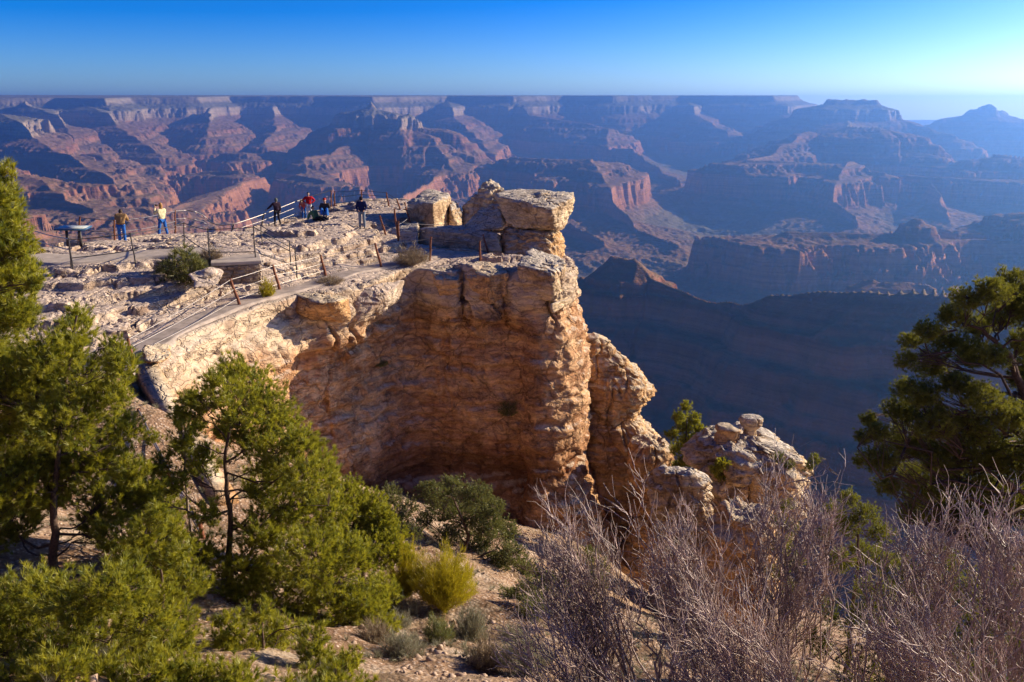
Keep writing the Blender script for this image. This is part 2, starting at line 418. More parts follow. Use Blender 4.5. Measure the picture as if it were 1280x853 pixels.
M_SOIL = mat_ground()

# ------------------------------------------------------------------ near ground and the rocky point
RIMP = [(-30, 21), (-20, 22.6), (-14.5, 23.4), (-12.3, 24.2), (-11.4, 25.3), (-11.2, 26.8), (-10.6, 28.4), (-9.9, 30.3), (-9.3, 31.6), (-8.7, 32.4),
        (-8.4, 33.2), (-7.6, 33.4), (-6.5, 34.2), (-5.9, 35.6), (-5.5, 36.6), (-5.0, 37.9), (-4.4, 38.5), (-3.4, 37.9), (-2.6, 37.6), (-2.25, 38.3), (-1.9, 37.6),
        (-0.9, 37.5), (-0.45, 38.4), (0.1, 37.7), (1.2, 37.2), (2.2, 37.3), (2.8, 38.4), (3.1, 40.5), (3.1, 43), (2.4, 46), (0.8, 49), (-1.5, 53), (-4.5, 58.5),
        (-8, 61), (-12, 60.8), (-14.6, 58), (-16.2, 54), (-16.6, 49), (-18, 44), (-20.5, 39.6), (-24, 38), (-34, 36)]
T_PTS = [(-18.8,33.6,-6.05),(-21,37,-6.0),(-19,36.5,-6.0),(-17.5,41,-6.05),(-15,43,-6.0),(-16.3,31.8,-6.05),(-14.4,34.2,-6.0),(-12,34.6,-6.0),(-10.6,35.5,-6.0),(-12,38,-5.95),(-16,37,-6.0),(-14,40,-5.95),
         (-14.2,27,-7.1),(-15,29,-6.8),(-16.5,30.3,-6.5),(-13,31.3,-6.8),(-11.9,32.6,-6.9),(-12.4,29,-7.25),(-12.2,27.2,-7.35),(-12.5,25,-7.6),(-15,24,-7.6),(-18,26,-7.0),(-20,30,-6.3),(-26,26,-6.2),(-28,34,-5.9),(-22,22,-7.2),
         (-11.3,28,-7.35),(-10.8,30.5,-7.25),(-10,32,-7.15),(-11.0,31.6,-7.2),(-9.8,34.0,-7.1),(-8.5,34.2,-7.1),(-8.6,36.0,-7.05),(-7.2,36,-7.0),(-6.8,39.2,-7.0),(-6,37.5,-7.0),(-4.5,39.5,-7),(-2,38.5,-7),(-1,40,-7),(1,39,-7.05),(2.5,40,-7.2),(0,44,-7),(-3.5,46,-7),(-5.2,45,-6.95),(-5.0,48,-6.9),(-1,50,-7.1),
         (-9.9,36.2,-6.2),(-8.9,38.3,-6.1),(-8.0,40.5,-6.05),(-7.6,43,-6.05),(-8,45.6,-6.2),(-7,48,-6.25),(-5.5,52,-6.4),(-10,41,-5.8),(-11,45,-6.0),(-12.5,44,-6.1),(-10,50,-6.2),(-13.6,47,-6.8),(-14.6,53,-7.1),(-13.4,56.5,-7.15),(-15.5,49,-7.2),(-11.5,52,-6.3),(-11,58,-6.3),(-8,59,-6.2),(-5,56,-6.4),(-3,52,-6.8),(1.5,46,-7.3)]
G_PTS = [(-16,22,-7.7),(-13,22,-8.2),(-11.9,23,-8.35),(-10.4,20,-8.9),(-9.6,22,-9.9),(-10.2,25.5,-10.6),(-9.2,28,-11.6),(-8,31,-13.6),(-6,33,-16),(-3,35,-17.5),(0,36,-18.6),(4,38,-21),(1.2,28,-15.9),(-4,30,-14.8),(-1,22,-12.5),(-2.2,15,-10),(0,11,-8.3),
         (-8.6,14,-7.8),(-6,9,-6.6),(0,5,-4.8),(0,1.5,-2.2),(0,-3,-1.7),(-8,5,-4.8),(-15,12,-6.9),(-20,20,-7.2),(-25,30,-6.2),(-24,5,-4.5),(5,26,-17.3),(9,25,-18),(6.7,10,-8),(4,5,-4.8),(12,10,-8.6),(12,20,-16),(15,30,-24),(9,34,-23),(7,42,-27),
         (22,20,-22),(28,10,-14),(25,0,-5),(-12,-3,-2),(12,-3,-2),(-30,36,-9),(-24,42,-18),(-18,50,-24),(-15,62,-30),(0,62,-32),(8,54,-32),(-35,50,-24),(3.5,17,-11.8),(-4,26,-12.4),(-5,18,-10.4),(-12,17,-8.0),(-7,20,-10.0)]
G_PTS = [p for p in G_PTS if not (p[0] < -9 and 16 < p[1] < 24.5)]+[tuple(at(*q)) for q in ((150,470,24.6),(205,515,23),(232,585,21),(262,680,17.5),(120,560,21),(110,660,17.5),(300,640,20),(60,520,22))]
def rbf(pts):
    A = np.array(pts, float); C = A[:, :2]; n = len(C)
    D = np.hypot(C[:, None, 0]-C[None, :, 0], C[:, None, 1]-C[None, :, 1])
    D = np.sqrt(D*D+0.25)
    K = np.zeros((n+3, n+3)); K[:n, :n] = D+np.eye(n)*-0.02; K[:n, n] = 1; K[:n, n+1:] = C; K[n, :n] = 1; K[n+1:, :n] = C.T
    w = np.linalg.solve(K, np.concatenate([A[:, 2], [0, 0, 0]]))
    def f(x, y):
        s = w[n]+w[n+1]*x+w[n+2]*y
        for i in range(n): s = s+w[i]*np.sqrt((x-C[i, 0])**2+(y-C[i, 1])**2+.25)
        return s
    return f
T0 = rbf(T_PTS); G0 = rbf(G_PTS)
PATH_B = [(-11.95, 24.6), (-11.75, 26.5), (-11.4, 28.6), (-10.7, 30.9), (-9.6, 33.0), (-8.0, 35.2), (-6.6, 37.6), (-5.2, 39.6), (-3.6, 41.2), (-2.3, 41.6)]
PATH_A = [(-20.5, 35.2), (-17.5, 34.2), (-15.2, 35.6), (-12.6, 35.6), (-10.9, 35.3)]
PATH_C = [tuple(at(*q)[:2]) for q in ((158,470,24.3),(196,540,22.2),(225,620,20),(250,700,17.5))]
def pdist(X, Y, pl):
    d = np.full(np.shape(X), 1e9)
    for (x0, y0), (x1, y1) in zip(pl[:-1], pl[1:]):
        dx, dy = x1-x0, y1-y0
        t = np.clip(((X-x0)*dx+(Y-y0)*dy)/(dx*dx+dy*dy), 0, 1)
        d = np.minimum(d, np.hypot(X-x0-t*dx, Y-y0-t*dy))
    return d
def top_z(X, Y):
    z = T0(X, Y)
    pm = np.minimum(sst(.7, 1.3, pdist(X, Y, PATH_B)), sst(1.0, 1.7, pdist(X, Y, PATH_A)))
    w = .24*fbm2(X/4.5, Y/2.2, 3, 61)
    zz = z+w*pm
    jx = np.floor((X+.3*Y)/.9+.7*noise2(X/1.5, Y/1.5, 67)); jy = np.floor(Y/1.3+.7*noise2(X/2, Y/2, 68))
    zz = zz+.09*noise2(jx*.77, jy*.91, 69)*pm
    per = .30; q = (zz+.05*fbm2(X/5, Y/5, 2, 63))/per; fr = q-np.floor(q)
    zt = (np.floor(q)+sst(.80, .97, fr))*per+.06
    zz = zz*(1-.85*pm)+zt*.85*pm
    cr = sst(.06, 0, np.abs(fbm2(X/1.4+5, Y/1.9, 3, 64)))*.10+sst(.05, 0, np.abs(fbm2(X/.8+5, Y/.6, 2, 65)))*.05
    return zz-cr*pm+.02*fbm2(X/.3, Y/.3, 3, 66)*pm
def ground_z(X, Y):
    z = G0(X, Y)
    R = np.maximum(0, np.maximum(np.maximum(np.abs(X+2)-32, Y-62), -Y-6))
    side = sst(10, 30, Y+np.maximum(X, 0)*.4)
    z = z-R*1.1*side-R*.25*(1-side)
    pc = sst(.7, 1.5, pdist(X, Y, PATH_C))
    w = .5*fbm2(X/4, Y/4, 4, 71)+.12*fbm2(X/.8, Y/.8, 3, 72)
    z = z+w*pc*sst(3, 8, np.hypot(X, Y))
    per = .4; q = (z+.1*fbm2(X/4, Y/4, 2, 73))/per; fr = q-np.floor(q)
    zt = (np.floor(q)+sst(.5, .95, fr))*per
    rk = sst(.0, .25, fbm2(X/6, Y/6, 2, 74)+sst(-8, -12, X)*.3)*.7*pc
    return z*(1-rk)+zt*rk+.03*fbm2(X/.25, Y/.25, 3, 75)*pc
def grid_axes(lo, hi, dlo, dhi, st):
    mid = np.arange(dlo, dhi, st)
    a = dlo-np.geomspace(st, dlo-lo+st, 26)[::-1]+0; b = dhi+np.geomspace(st, hi-dhi+st, 26)-st
    return np.concatenate([a, mid, b[b >= dhi]])
gx = grid_axes(-170, 170, -24, 16, .11); gy = grid_axes(-90, 170, 3, 62, .11)
X, Y = np.meshgrid(gx, gy)
GZ = ground_z(X, Y)
gme = mesh_np('ground', np.stack([X, Y, GZ], -1).reshape(-1, 3), grid_quads(len(gy), len(gx)), smooth=True)
ground = add('ground', gme, M_SOIL); tag(ground, 'stony reddish slope falling from the viewpoint to the foot of the cliff', 'ground', kind='structure')
gx = np.arange(-33, 4, .09); gy = np.arange(20, 62, .09)
X, Y = np.meshgrid(gx, gy)
ins = in_poly(X, Y, RIMP)
TZ = top_z(X, Y)
Q = grid_quads(len(gy), len(gx)); I = ins.ravel(); Q = Q[I[Q].all(1)]
used = np.zeros(I.size, bool); used[Q.ravel()] = True; remap = np.cumsum(used)-1
tme = mesh_np('bedrock', np.stack([X, Y, TZ], -1).reshape(-1, 3)[used], remap[Q], smooth=True)
tme.polygons.foreach_set('use_smooth', np.zeros(len(tme.polygons), bool))
bed = add('bedrock_plateau', tme, M_TOP); tag(bed, 'ledgy cream limestone top of the rocky point', 'rock plateau', kind='structure')

# the wall of the point: a ring of rock lofted down from the rim
def resample(poly, step, closed=True):
    P = np.array(poly, float)
    if closed: P = np.vstack([P, P[:1]])
    s = np.concatenate([[0], np.cumsum(np.hypot(*(P[1:]-P[:-1]).T))])
    n = int(s[-1]/step); t = np.linspace(0, s[-1], n+1)
    if closed: t = t[:-1]
    return np.stack([np.interp(t, s, P[:, 0]), np.interp(t, s, P[:, 1])], -1), t, s
RP, rt, rs = resample(RIMP, .085)
def smooth_c(A, k):
    for _ in range(k): A = (np.roll(A, 1, 0)+A*2+np.roll(A, -1, 0))/4
    return A
RPs = smooth_c(RP, 6)
tg = np.roll(smooth_c(RP, 60), -1, 0)-np.roll(smooth_c(RP, 60), 1, 0)
nrm = np.stack([tg[:, 1], -tg[:, 0]], -1); nrm /= np.hypot(*nrm.T)[:, None]
LV = np.array([0, .3, .8, 1.5, 2.25, 2.5, 4.5, 6.5, 8.2, 9.2, 10.0, 11.0, 13, 20.])   # metres below the rim
PROFS = {
 'L': [-.05, .2, .45, .8, 1.1, 1.2, .2, .3, .6, .8, 1, 1.3, 2, 4],
 'M': [0, .15, .25, .25, .1, -.35, -.55, -.35, -.15, -.35, -.95, -.4, .5, 3],
 'N': [-.1, .1, .15, .0, .1, .35, .6, .85, .95, .7, .9, 1.3, 2.0, 4],
 'B': [0, .1, .2, .3, .5, .8, 1.2, 2, 2.6, 3, 3.4, 4, 5, 9]}
keys = ['B']*2+['L']*7+['M']*15+['N']*5+['B']*13
KU = rs[:-1]; tab = np.array([PROFS[k] for k in keys])
depth = np.concatenate([[-.0], np.linspace(.03, 13, 165), np.linspace(13.4, 24, 14)])
zt = top_z(*(RPs-nrm*.15).T)
u = rt
Pn = np.zeros((len(LV), len(u)))
for j in range(len(LV)): Pn[j] = np.interp(u, np.append(KU, rs[-1]), np.append(tab[:, j], tab[0, j]))
D = np.zeros((len(depth), len(u)))
for i in range(len(u)): D[:, i] = np.interp(depth, LV, Pn[:, i])
Zw = zt[None, :]-depth[:, None]
RPl = smooth_c(RP, 420); lw = sst(1.8, 4.5, depth)[:, None]
BX = RPs[:, 0][None, :]*(1-lw)+RPl[:, 0][None, :]*lw; BY = RPs[:, 1][None, :]*(1-lw)+RPl[:, 1][None, :]*lw
bx = BX+nrm[:, 0][None, :]*D; by = BY+nrm[:, 1][None, :]*D
cap = sst(3.0, 1.9, depth)[:, None]*np.ones_like(D)
dn = .30*fbm3(bx/3.2, by/3.2, Zw/2.4, 2, 81)
st = (Zw+.25*fbm2(bx/4, by/4, 3, 82)); layers = noise2(st*2.1, bx*.12, 83)+.6*noise2(st*5.3, bx*.2+9, 84)
dn += (.08+.07*fbm3(bx/2, by/2, Zw/1, 2, 85))*layers
blk = noise3(np.floor(bx/1.7+.6*fbm2(bx, Zw, 2, 86)), np.floor(by/1.7), np.floor(st/.62), 87)
blk2 = noise3(np.floor(bx/.42+.5*fbm2(bx*2, Zw*2, 2, 88)), np.floor(by/.5), np.floor(st/.24), 89)
bi = np.floor(st/.36+.4*noise2(bx/5, by/5, 93)); bj = np.floor(st/.13)
dn += .12*blk+.07*blk2+.17*noise2(bi*3.71, (bx+by)*.22+bi, 94)+.06*noise2(bj*2.3, (bx+by)*.5+bj, 95)
dn += .06*fbm3(bx/.25, by/.25, Zw/.18, 3, 90)
crk = sst(.05, 0, np.abs(fbm2((bx+by*.6)/2.2+.25*noise2(Zw*.8, bx, 91), Zw/9, 2, 92)))
dn -= crk*(.10+.34*cap)*sst(-8.5, -6.5, bx)
fade = sst(0, .35, depth)[:, None]
D2 = D+dn*fade
Xw = BX+nrm[:, 0][None, :]*D2; Yw = BY+nrm[:, 1][None, :]*D2
# two inner rows turn the lip over the top sheet
inn = []
for off, up in ((-.55, -.12), (-.30, .03), (-.12, .05)):
    q = RPs+nrm*off; inn.append(np.stack([q[:, 0], q[:, 1], top_z(*q.T)+up], -1))
ringV = np.concatenate([np.array(inn), np.stack([Xw, Yw, Zw], -1)], 0)
wme = mesh_np('cliff', ringV.reshape(-1, 3), grid_quads(ringV.shape[0], ringV.shape[1], True), smooth=False)
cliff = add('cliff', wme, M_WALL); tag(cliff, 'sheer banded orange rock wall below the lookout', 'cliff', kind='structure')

def wall_at(px, py):
    A = ringV.reshape(-1, 3); d = A[:, 1]*CT-A[:, 2]*ST; u = A[:, 0]/d*F_PX+W_PX/2; v = H_PX/2-(A[:, 1]*ST+A[:, 2]*CT)/d*F_PX
    k = np.where((np.hypot(u-px, v-py) < 3) & (d > 5))[0]
    return A[k[np.argmin(d[k])]]
# ------------------------------------------------------------------ loose blocks and outcrops
_ico = {}
def ico(sub):
    if sub not in _ico:
        b = bmesh.new(); bmesh.ops.create_icosphere(b, subdivisions=sub, radius=1.0)
        _ico[sub] = (np.array([v.co[:] for v in b.verts]), np.array([[v.index for v in f.verts] for f in b.faces])); b.free()
    return _ico[sub]
def hull_planes(C):
    b = bmesh.new()
    for c in C: b.verts.new(c)
    r = bmesh.ops.convex_hull(b, input=b.verts[:])
    b.faces.ensure_lookup_table(); b.normal_update()
    c = np.mean(C, 0); N = []; H = []
    for f in b.faces:
        n = np.array(f.normal[:]); h = float(np.dot(n, np.array(f.verts[0].co[:])-c))
        if h < 0: n = -n; h = -h
        N.append(n); H.append(max(h, .02))
    b.free(); return c, np.array(N), np.array(H)
def hull_rock_mesh(C, sub=6, rnd=14, amp=.08, lay=.05, seed=0, fr=1.0):
    C = np.array(C, float); c, N, H = hull_planes(C)
    d, F = ico(sub)
    inv = np.clip(d@N.T, 0, None)/H[None, :]
    r = 1/np.power((inv**rnd).sum(1), 1/rnd)
    V = d*r[:, None]+c
    x, y, z = V.T; size = np.ptp(C, 0).max()
    a = amp*fbm3(x*fr*1.2, y*fr*1.2, z*fr*1.2, 5, seed)*2+lay*noise2((z+.1*fbm2(x, y, 2, seed+1))*7, x*.3, seed+2)
    a -= .6*amp*sst(.08, 0, np.abs(fbm3(x*fr*.8, y*fr*.8, z*fr*.5, 2, seed+3)))
    a += .5*amp*noise3(np.floor(x*3+noise2(y, z, seed)), np.floor(y*3), np.floor(z*5), seed+5)
    V = V+d*a[:, None]
    return mesh_np('rock', V, None, F, smooth=False)
def P3(px, py, y): return tuple(at(px, py, y))
def rock(name, label, cat, C, mat=M_BLOCK, group=None, **kw):
    me = hull_rock_mesh(C, **kw)
    c = np.mean(np.array(C), 0); co = np.zeros(len(me.vertices)*3, np.float32); me.vertices.foreach_get('co', co)
    co = co.reshape(-1, 3)-c.astype(np.float32); me.vertices.foreach_set('co', co.ravel()); me.update()
    o = add(name, me, mat, loc=c); return tag(o, label, cat, group)

rock('balanced_block', 'huge flat topped limestone block perched highest at the tip of the point', 'boulder',
     [P3(616,243,44.0),P3(690,264,42.3),P3(719,246,44.5),P3(718,238,46.5),P3(650,234,47.5),P3(628,236,46.5),P3(632,284,44.2),P3(692,291,42.6),P3(708,286,44.5),P3(660,280,47.0),P3(697,277,43.6)], sub=7, amp=.09, seed=11)
rock('rough_pillar', 'rough reddish rock neck under the flat topped block', 'rock pillar',
     [P3(628,282,44.2),P3(688,290,43.0),P3(704,284,45.0),P3(660,280,47.0),P3(618,325,43.5),P3(640,345,41.8),P3(700,345,42.3),P3(708,330,45.0),P3(640,320,47.0)], M_ORANGE, sub=6, amp=.15, lay=.04, seed=12)
rock('square_block', 'squarish weathered block hanging on the cliff edge below the flat topped block', 'boulder',
     [P3(640,331,37.2),P3(663,309,39.6),P3(701,319,39.4),P3(712,331,38.2),P3(691,341,36.3),P3(652,370,37.2),P3(694,383,36.5),P3(714,380,38.0),P3(700,360,39.5)], sub=6, amp=.10, lay=.06, seed=13)
rock('ledge_slab', 'thin slab ledge jutting under the square weathered block', 'rock slab',
     [P3(686,381,36.3),P3(717,370,37.6),P3(716,378,37.6),P3(690,392,36.3),P3(690,380,38.2),P3(700,388,38.4)], sub=5, amp=.05, seed=14)
rock('cube_boulder', 'angular cube boulder with one bright face beside the railing', 'boulder',
     [P3(507,253,50.2),P3(541,254,48.0),P3(563,245,50.7),P3(535,234,53.7),P3(562,240,52.2),P3(513,302,49.7),P3(542,306,48.0),P3(567,302,50.4),P3(540,296,53.2)], sub=6, rnd=20, amp=.06, seed=15)
rock('small_boulder', 'rounded boulder leaning against the right side of the cube boulder', 'boulder',
     [P3(561,252,51.2),P3(570,250,51.7),P3(578,268,50.7),P3(578,290,49.7),P3(560,292,49.7),P3(572,290,52.2),P3(563,262,49.6)], sub=5, amp=.07, seed=16)
rock('peaked_rock', 'pointed speckled rock rising behind the flat topped block', 'rock',
     [P3(620,220,53.2),P3(604,228,52.2),P3(628,230,52.2),P3(576,256,51.2),P3(640,250,51.2),P3(577,290,50.2),P3(645,290,50.2),P3(600,280,56.2),P3(625,280,56.2)], sub=6, amp=.16, seed=17)
rock('tilted_slab', 'tilted slab with a sunlit edge between the peaked rock and the railing', 'rock slab',
     [P3(598,262,46),P3(626,261,45),P3(579,284,45.5),P3(588,290,44.5),P3(628,288,43.5),P3(636,275,45),P3(600,268,48),P3(625,268,48)], sub=6, rnd=20, amp=.05, seed=18)
rock('shelf_rock', 'long low shelf of shaded rock behind the round ledge railing', 'rock ledge',
     [P3(521,284,46),P3(575,281,45.5),P3(622,291,43.5),P3(520,307,45.6),P3(560,308,44.6),P3(626,318,42.5),P3(560,290,49),P3(640,300,47)], sub=6, amp=.08, seed=19)
rock('mossy_block', 'pale squared block with moss left of the cube boulder', 'boulder',
     [P3(480,288,47),P3(500,283,48),P3(521,276,49),P3(524,283,46),P3(481,302,45.6),P3(523,306,44.8),P3(500,300,48),P3(523,295,49)], sub=6, rnd=20, amp=.05, seed=20)
rock('round_cap_rock', 'rounded cap rock with a stained face at the rim of the wall', 'boulder',
     [P3(577,334,38.2),P3(600,326,39.4),P3(632,331,38.6),P3(637,341,37.4),P3(612,344,36.9),P3(583,350,37.3),P3(594,375,37.4),P3(612,383,37.0),P3(636,372,37.4),P3(605,370,39)], M_ORANGE, sub=6, amp=.07, seed=21)
rock('stained_block', 'brown stained block hanging from the rim between two cracks', 'boulder',
     [P3(539,338,38.0),P3(560,333,38.8),P3(575,340,38.0),P3(572,352,37.2),P3(545,354,37.2),P3(552,384,37.6),P3(574,388,37.6),P3(560,370,39)], M_ORANGE, sub=6, amp=.07, seed=22)
rock('brown_boulder', 'smooth brown boulder tucked under the rim at the left of the wall', 'boulder',
     [P3(366,366,33.2),P3(408,365,33.6),P3(437,372,33.6),P3(440,392,33.4),P3(438,404,33.2),P3(385,400,32.6),P3(364,392,32.8),P3(400,380,31.9),P3(425,376,32.3),P3(400,385,35)], M_ORANGE, sub=6, amp=.06, lay=.02, seed=23)
rock('cream_buttress', 'bright cream buttress bulging from the rim beside the brown boulder', 'rock buttress',
     [P3(440,368,34.6),P3(480,352,36),P3(505,350,37),P3(482,372,34.8),P3(470,388,34.6),P3(444,405,33.6),P3(436,398,34),P3(470,392,37),P3(500,376,36.6)], M_TOP, sub=6, amp=.12, seed=24)
for i, (lab, C) in enumerate([
    ('layered bright ledge standing over the lower path below the man in blue', [P3(390,322,39.6),P3(408,308,42),P3(440,305,42.5),P3(446,322,40.6),P3(392,340,38.8),P3(418,346,38.6),P3(447,332,40),P3(430,325,44)]),
    ('flat ledge block beside the foot of the stairs', [P3(356,327,38.0),P3(385,318,40),P3(396,324,39),P3(360,344,36.9),P3(392,350,36.8),P3(400,336,38.6),P3(375,330,41)]),
    ('long flat slab on the sunny platform below the walking visitor', [P3(370,296,44.5),P3(430,292,45),P3(434,304,43),P3(372,308,42.5),P3(432,308,42.6),P3(400,288,47),P3(420,300,46.5)]),
    ('low boulder beside the concrete landing above the masonry wall', [P3(267,306,38),P3(282,300,39),P3(298,304,38.6),P3(268,314,37.2),P3(297,314,37.2),P3(284,308,40)]),
    ('pale rounded rock below the bushy yucca', [P3(236,342,31.4),P3(262,332,32.6),P3(278,336,32.4),P3(240,362,30.4),P3(270,358,31.0),P3(279,348,31.6),P3(258,350,33.5)]),
    ('orange topped rock at the corner of the lower path', [P3(176,434,25.4),P3(196,426,26.4),P3(214,430,26.4),P3(178,452,24.9),P3(204,456,24.9),P3(216,444,25.6),P3(196,448,27)])]):
    rock('ledge_rock', lab, 'rock', C, M_TOP if i < 5 else M_ORANGE, sub=6, amp=.10, lay=.10, rnd=12, seed=30+i)

def loft_rock(name, label, cat, levels, yd, ry, mat=M_ORANGE, seed=0, amp=.16, lay=.14, group=None, blk=.12, nu=260, step=.055):
    pts = []
    for py, xl, xr in levels:
        a = at(xl, py, yd); b = at(xr, py, yd); pts.append(((a[0]+b[0])/2, (b[0]-a[0])/2, a[2]))
    pts = np.array(pts); zt, zb = pts[0, 2], pts[-1, 2]
    n = max(12, int((zt-zb)/step)); z = np.linspace(zt, zb, n)
    cx = np.interp(-z, -pts[:, 2], pts[:, 0]); rx = np.interp(-z, -pts[:, 2], pts[:, 1])
    ryy = ry*rx/rx.max() if np.isscalar(ry) else np.interp(-z, -pts[:, 2], ry)
    ryy = ryy*.6+ry*.4*np.minimum(1, rx/rx.max()*2)
    th = np.linspace(0, 2*PI, nu, endpoint=False)
    c, s = np.cos(th), np.sin(th)
    se = lambda v, p: np.sign(v)*np.abs(v)**p
    X = cx[:, None]+rx[:, None]*se(c, .75)[None, :]; Yy = yd+ry*.0+ryy[:, None]*se(s, .75)[None, :]; Z = z[:, None]*np.ones(nu)[None, :]
    sc = np.minimum(1, rx/0.8)[:, None]
    stt = Z+.15*fbm2(X/2, Yy/2, 2, seed)
    li = np.floor(stt/.28)
    a = amp*2*fbm3(X/1.5, Yy/1.5, Z/1.1, 4, seed)+.9*lay*noise2(li*3.3, X*.5+li, seed+9)+.7*lay*(noise2(stt*2.6, X*.2, seed+1)+.6*noise2(stt*6.5, X*.3, seed+2))
    a += blk*noise3(np.floor(X/.9+fbm2(X, Z, 2, seed)), np.floor(Yy/.9), np.floor(stt/.45), seed+3)+.5*blk*noise3(np.floor(X/.35), np.floor(Yy/.35), np.floor(stt/.2), seed+4)
    a -= 1.2*amp*sst(.07, 0, np.abs(fbm2((X+Yy*.7)/1.2, Z/4, 2, seed+5)))
    a += .05*fbm3(X/.2, Yy/.2, Z/.15, 2, seed+6)
    a = a*sc
    X = X+c[None, :]*a; Yy = Yy+s[None, :]*a
    V = np.stack([X, Yy, Z], -1)
    rings = [V]; tr = V[0]; m = tr.mean(0)
    for k in (.93, .86, .79, .72, .65, .58, .51, .44, .37, .3, .23, .16, .09):
        q = m+(tr-m)*[k, k, 1]; q[:, 2] = zt+.10*(1-k)*min(1, rx[0])+(.55*fbm2(q[:, 0]*1.3, q[:, 1]*1.3, 4, seed+7)+.12*noise2(np.floor(q[:, 0]*2), np.floor(q[:, 1]*2), seed))*min(1, rx[0])*(1 if rx[0] > .6 else .15); rings.insert(0, q[None])
    A = np.concatenate(rings, 0); nr = A.shape[0]
    V = A.reshape(-1, 3); V = np.vstack([V, [m[0], m[1], zt+.1*min(1, rx[0])]])
    q = grid_quads(nr, nu, True); k = len(V)-1
    t = np.stack([np.full(nu, k), (np.arange(nu)+1) % nu, np.arange(nu)], -1)
    base = np.array([m[0], yd, zb]); V = V-base
    o = add(name, mesh_np('rock', V, q, t, smooth=False), mat, loc=base)
    return tag(o, label, cat, group)
loft_rock('outcrop', 'stepped golden outcrop behind the right corner of the cliff', 'outcrop', [(418,733,745),(424,728,762),(440,722,772),(453,720,786),(466,722,800),(480,720,812),(492,720,812),(500,722,800),(520,722,796),(535,722,812),(552,722,828),(570,718,838),(600,715,842),(720,700,860)], 42.5, 2.6, seed=101)
rock('perched_stone', 'small pale stone perched on top of the golden outcrop', 'stone', [P3(732,421,42),P3(742,415,42.3),P3(751,418,42.3),P3(749,424,41.8),P3(735,427,41.7),P3(742,422,42.8)], sub=4, amp=.03, seed=40)
loft_rock('rock_buttress', 'orange buttress at the foot of the golden outcrop', 'outcrop', [(553,790,832),(562,786,838),(585,788,842),(600,792,842),(625,792,850),(700,780,860)], 39, 1.4, seed=103)
loft_rock('rock_column', 'banded pale rock column standing in front of the orange buttress', 'rock column', [(588,822,866),(600,815,882),(622,813,886),(640,818,890),(660,822,884),(684,836,880),(700,842,878),(712,834,890),(760,820,930),(900,800,960)], 30, 1.2, M_BLOCK, seed=104, lay=.2)
loft_rock('outcrop', 'grey and cream outcrop carrying the two hoodoos', 'outcrop', [(548,884,958),(556,872,985),(575,868,1000),(592,872,996),(612,876,1000),(640,884,990),(680,880,975),(760,870,960),(900,850,960)], 33, 2.0, M_BLOCK, seed=105, amp=.34, lay=.16, blk=.2)
loft_rock('hoodoo', 'mushroom shaped hoodoo with a wide flat cap', 'hoodoo', [(521,926,952),(526,922,958),(531,924,954),(536,930,946),(544,929,945),(560,922,950)], 33, .45, M_BLOCK, seed=106, amp=.13, lay=.09, blk=.09, nu=90, step=.03)
loft_rock('hoodoo', 'lower hoodoo with a small leaning cap left of the mushroom shaped one', 'hoodoo', [(531,899,912),(535,896,924),(541,900,924),(548,896,920),(562,886,926)], 32.6, .45, M_ORANGE, seed=107, amp=.13, lay=.09, blk=.09, nu=90, step=.03)
loft_rock('outcrop', 'orange rock face low behind the bare branches', 'outcrop', [(640,905,962),(660,890,968),(700,880,970),(760,868,964),(830,850,962),(950,820,965)], 27.5, 1.6, seed=108)
# ------------------------------------------------------------------ vegetation
def mat_leaf(name, a, b, trans=.35, tcol=None):
    m = NT(name); P = m.pos()
    n = m.noise(P, 2.2, 3, 0.6); n2 = m.noise(P, 11.0, 2, 0.6)
    at_ = m.n('ShaderNodeAttribute'); at_.attribute_name = 'tone'
    mxn = m.math('ADD', m.math('MULTIPLY', n, .4), m.math('MULTIPLY', n2, .3))
    c = m.ramp(m.math('ADD', mxn, m.math('MULTIPLY', at_.outputs['Fac'], .45)), [(.34, a), (.80, b)])
    d = m.n('ShaderNodeBsdfDiffuse', ins={'Color': c}); 
    t = m.n('ShaderNodeBsdfTranslucent', ins={'Color': m.mix(.5, c, (*(tcol or b),), 'MIX')})
    g = m.n('ShaderNodeBsdfGlossy'); g.inputs['Roughness'].default_value = .45; g.inputs['Color'].default_value = (.6, .6, .5, 1)
    mx = m.n('ShaderNodeMixShader', ins={0: trans, 1: d.outputs[0], 2: t.outputs[0]})
    m2 = m.n('ShaderNodeMixShader', ins={0: .05, 1: mx.outputs[0], 2: g.outputs[0]})
    m.t.links.new(m2.outputs[0], m.out.inputs['Surface'])
    return m.m
def mat_plain(name, col, rough=.8, metal=0, nscale=8, var=.35, bump=.3, bd=.01, spec=.2):
    m = NT(name); P = m.pos(); n = m.noise(P, nscale, 5, .65)
    lo = tuple(v*(1-var) for v in col); hi = tuple(min(1, v*(1+var)) for v in col)
    m.bsdf(m.ramp(n, [(.3, lo), (.7, hi)]), rough, bump=n, bstr=bump, bdist=bd, metal=metal, spec=spec)
    return m.m
L_PINE = mat_leaf('pine_needles', (.075,.11,.016), (.42,.385,.035), .42, (.62,.56,.03))
L_PINE2 = mat_leaf('pinyon_needles', (.05,.075,.014), (.22,.22,.03), .38, (.42,.38,.03))
L_JUN = mat_leaf('juniper_leaves', (.07,.085,.03), (.22,.215,.07), .32, (.32,.31,.06))
L_YEL = mat_leaf('yellow_stems', (.20,.18,.012), (.55,.44,.02), .4, (.6,.48,.02))
L_SAGE = mat_leaf('sage_leaves', (.17,.16,.10), (.36,.33,.22), .25, (.35,.32,.2))
L_DRY = mat_leaf('dry_twigs', (.16,.11,.07), (.36,.27,.17), .15, (.35,.27,.17))
L_YUC = mat_leaf('spiky_leaves', (.07,.08,.02), (.24,.22,.06), .25, (.3,.28,.06))
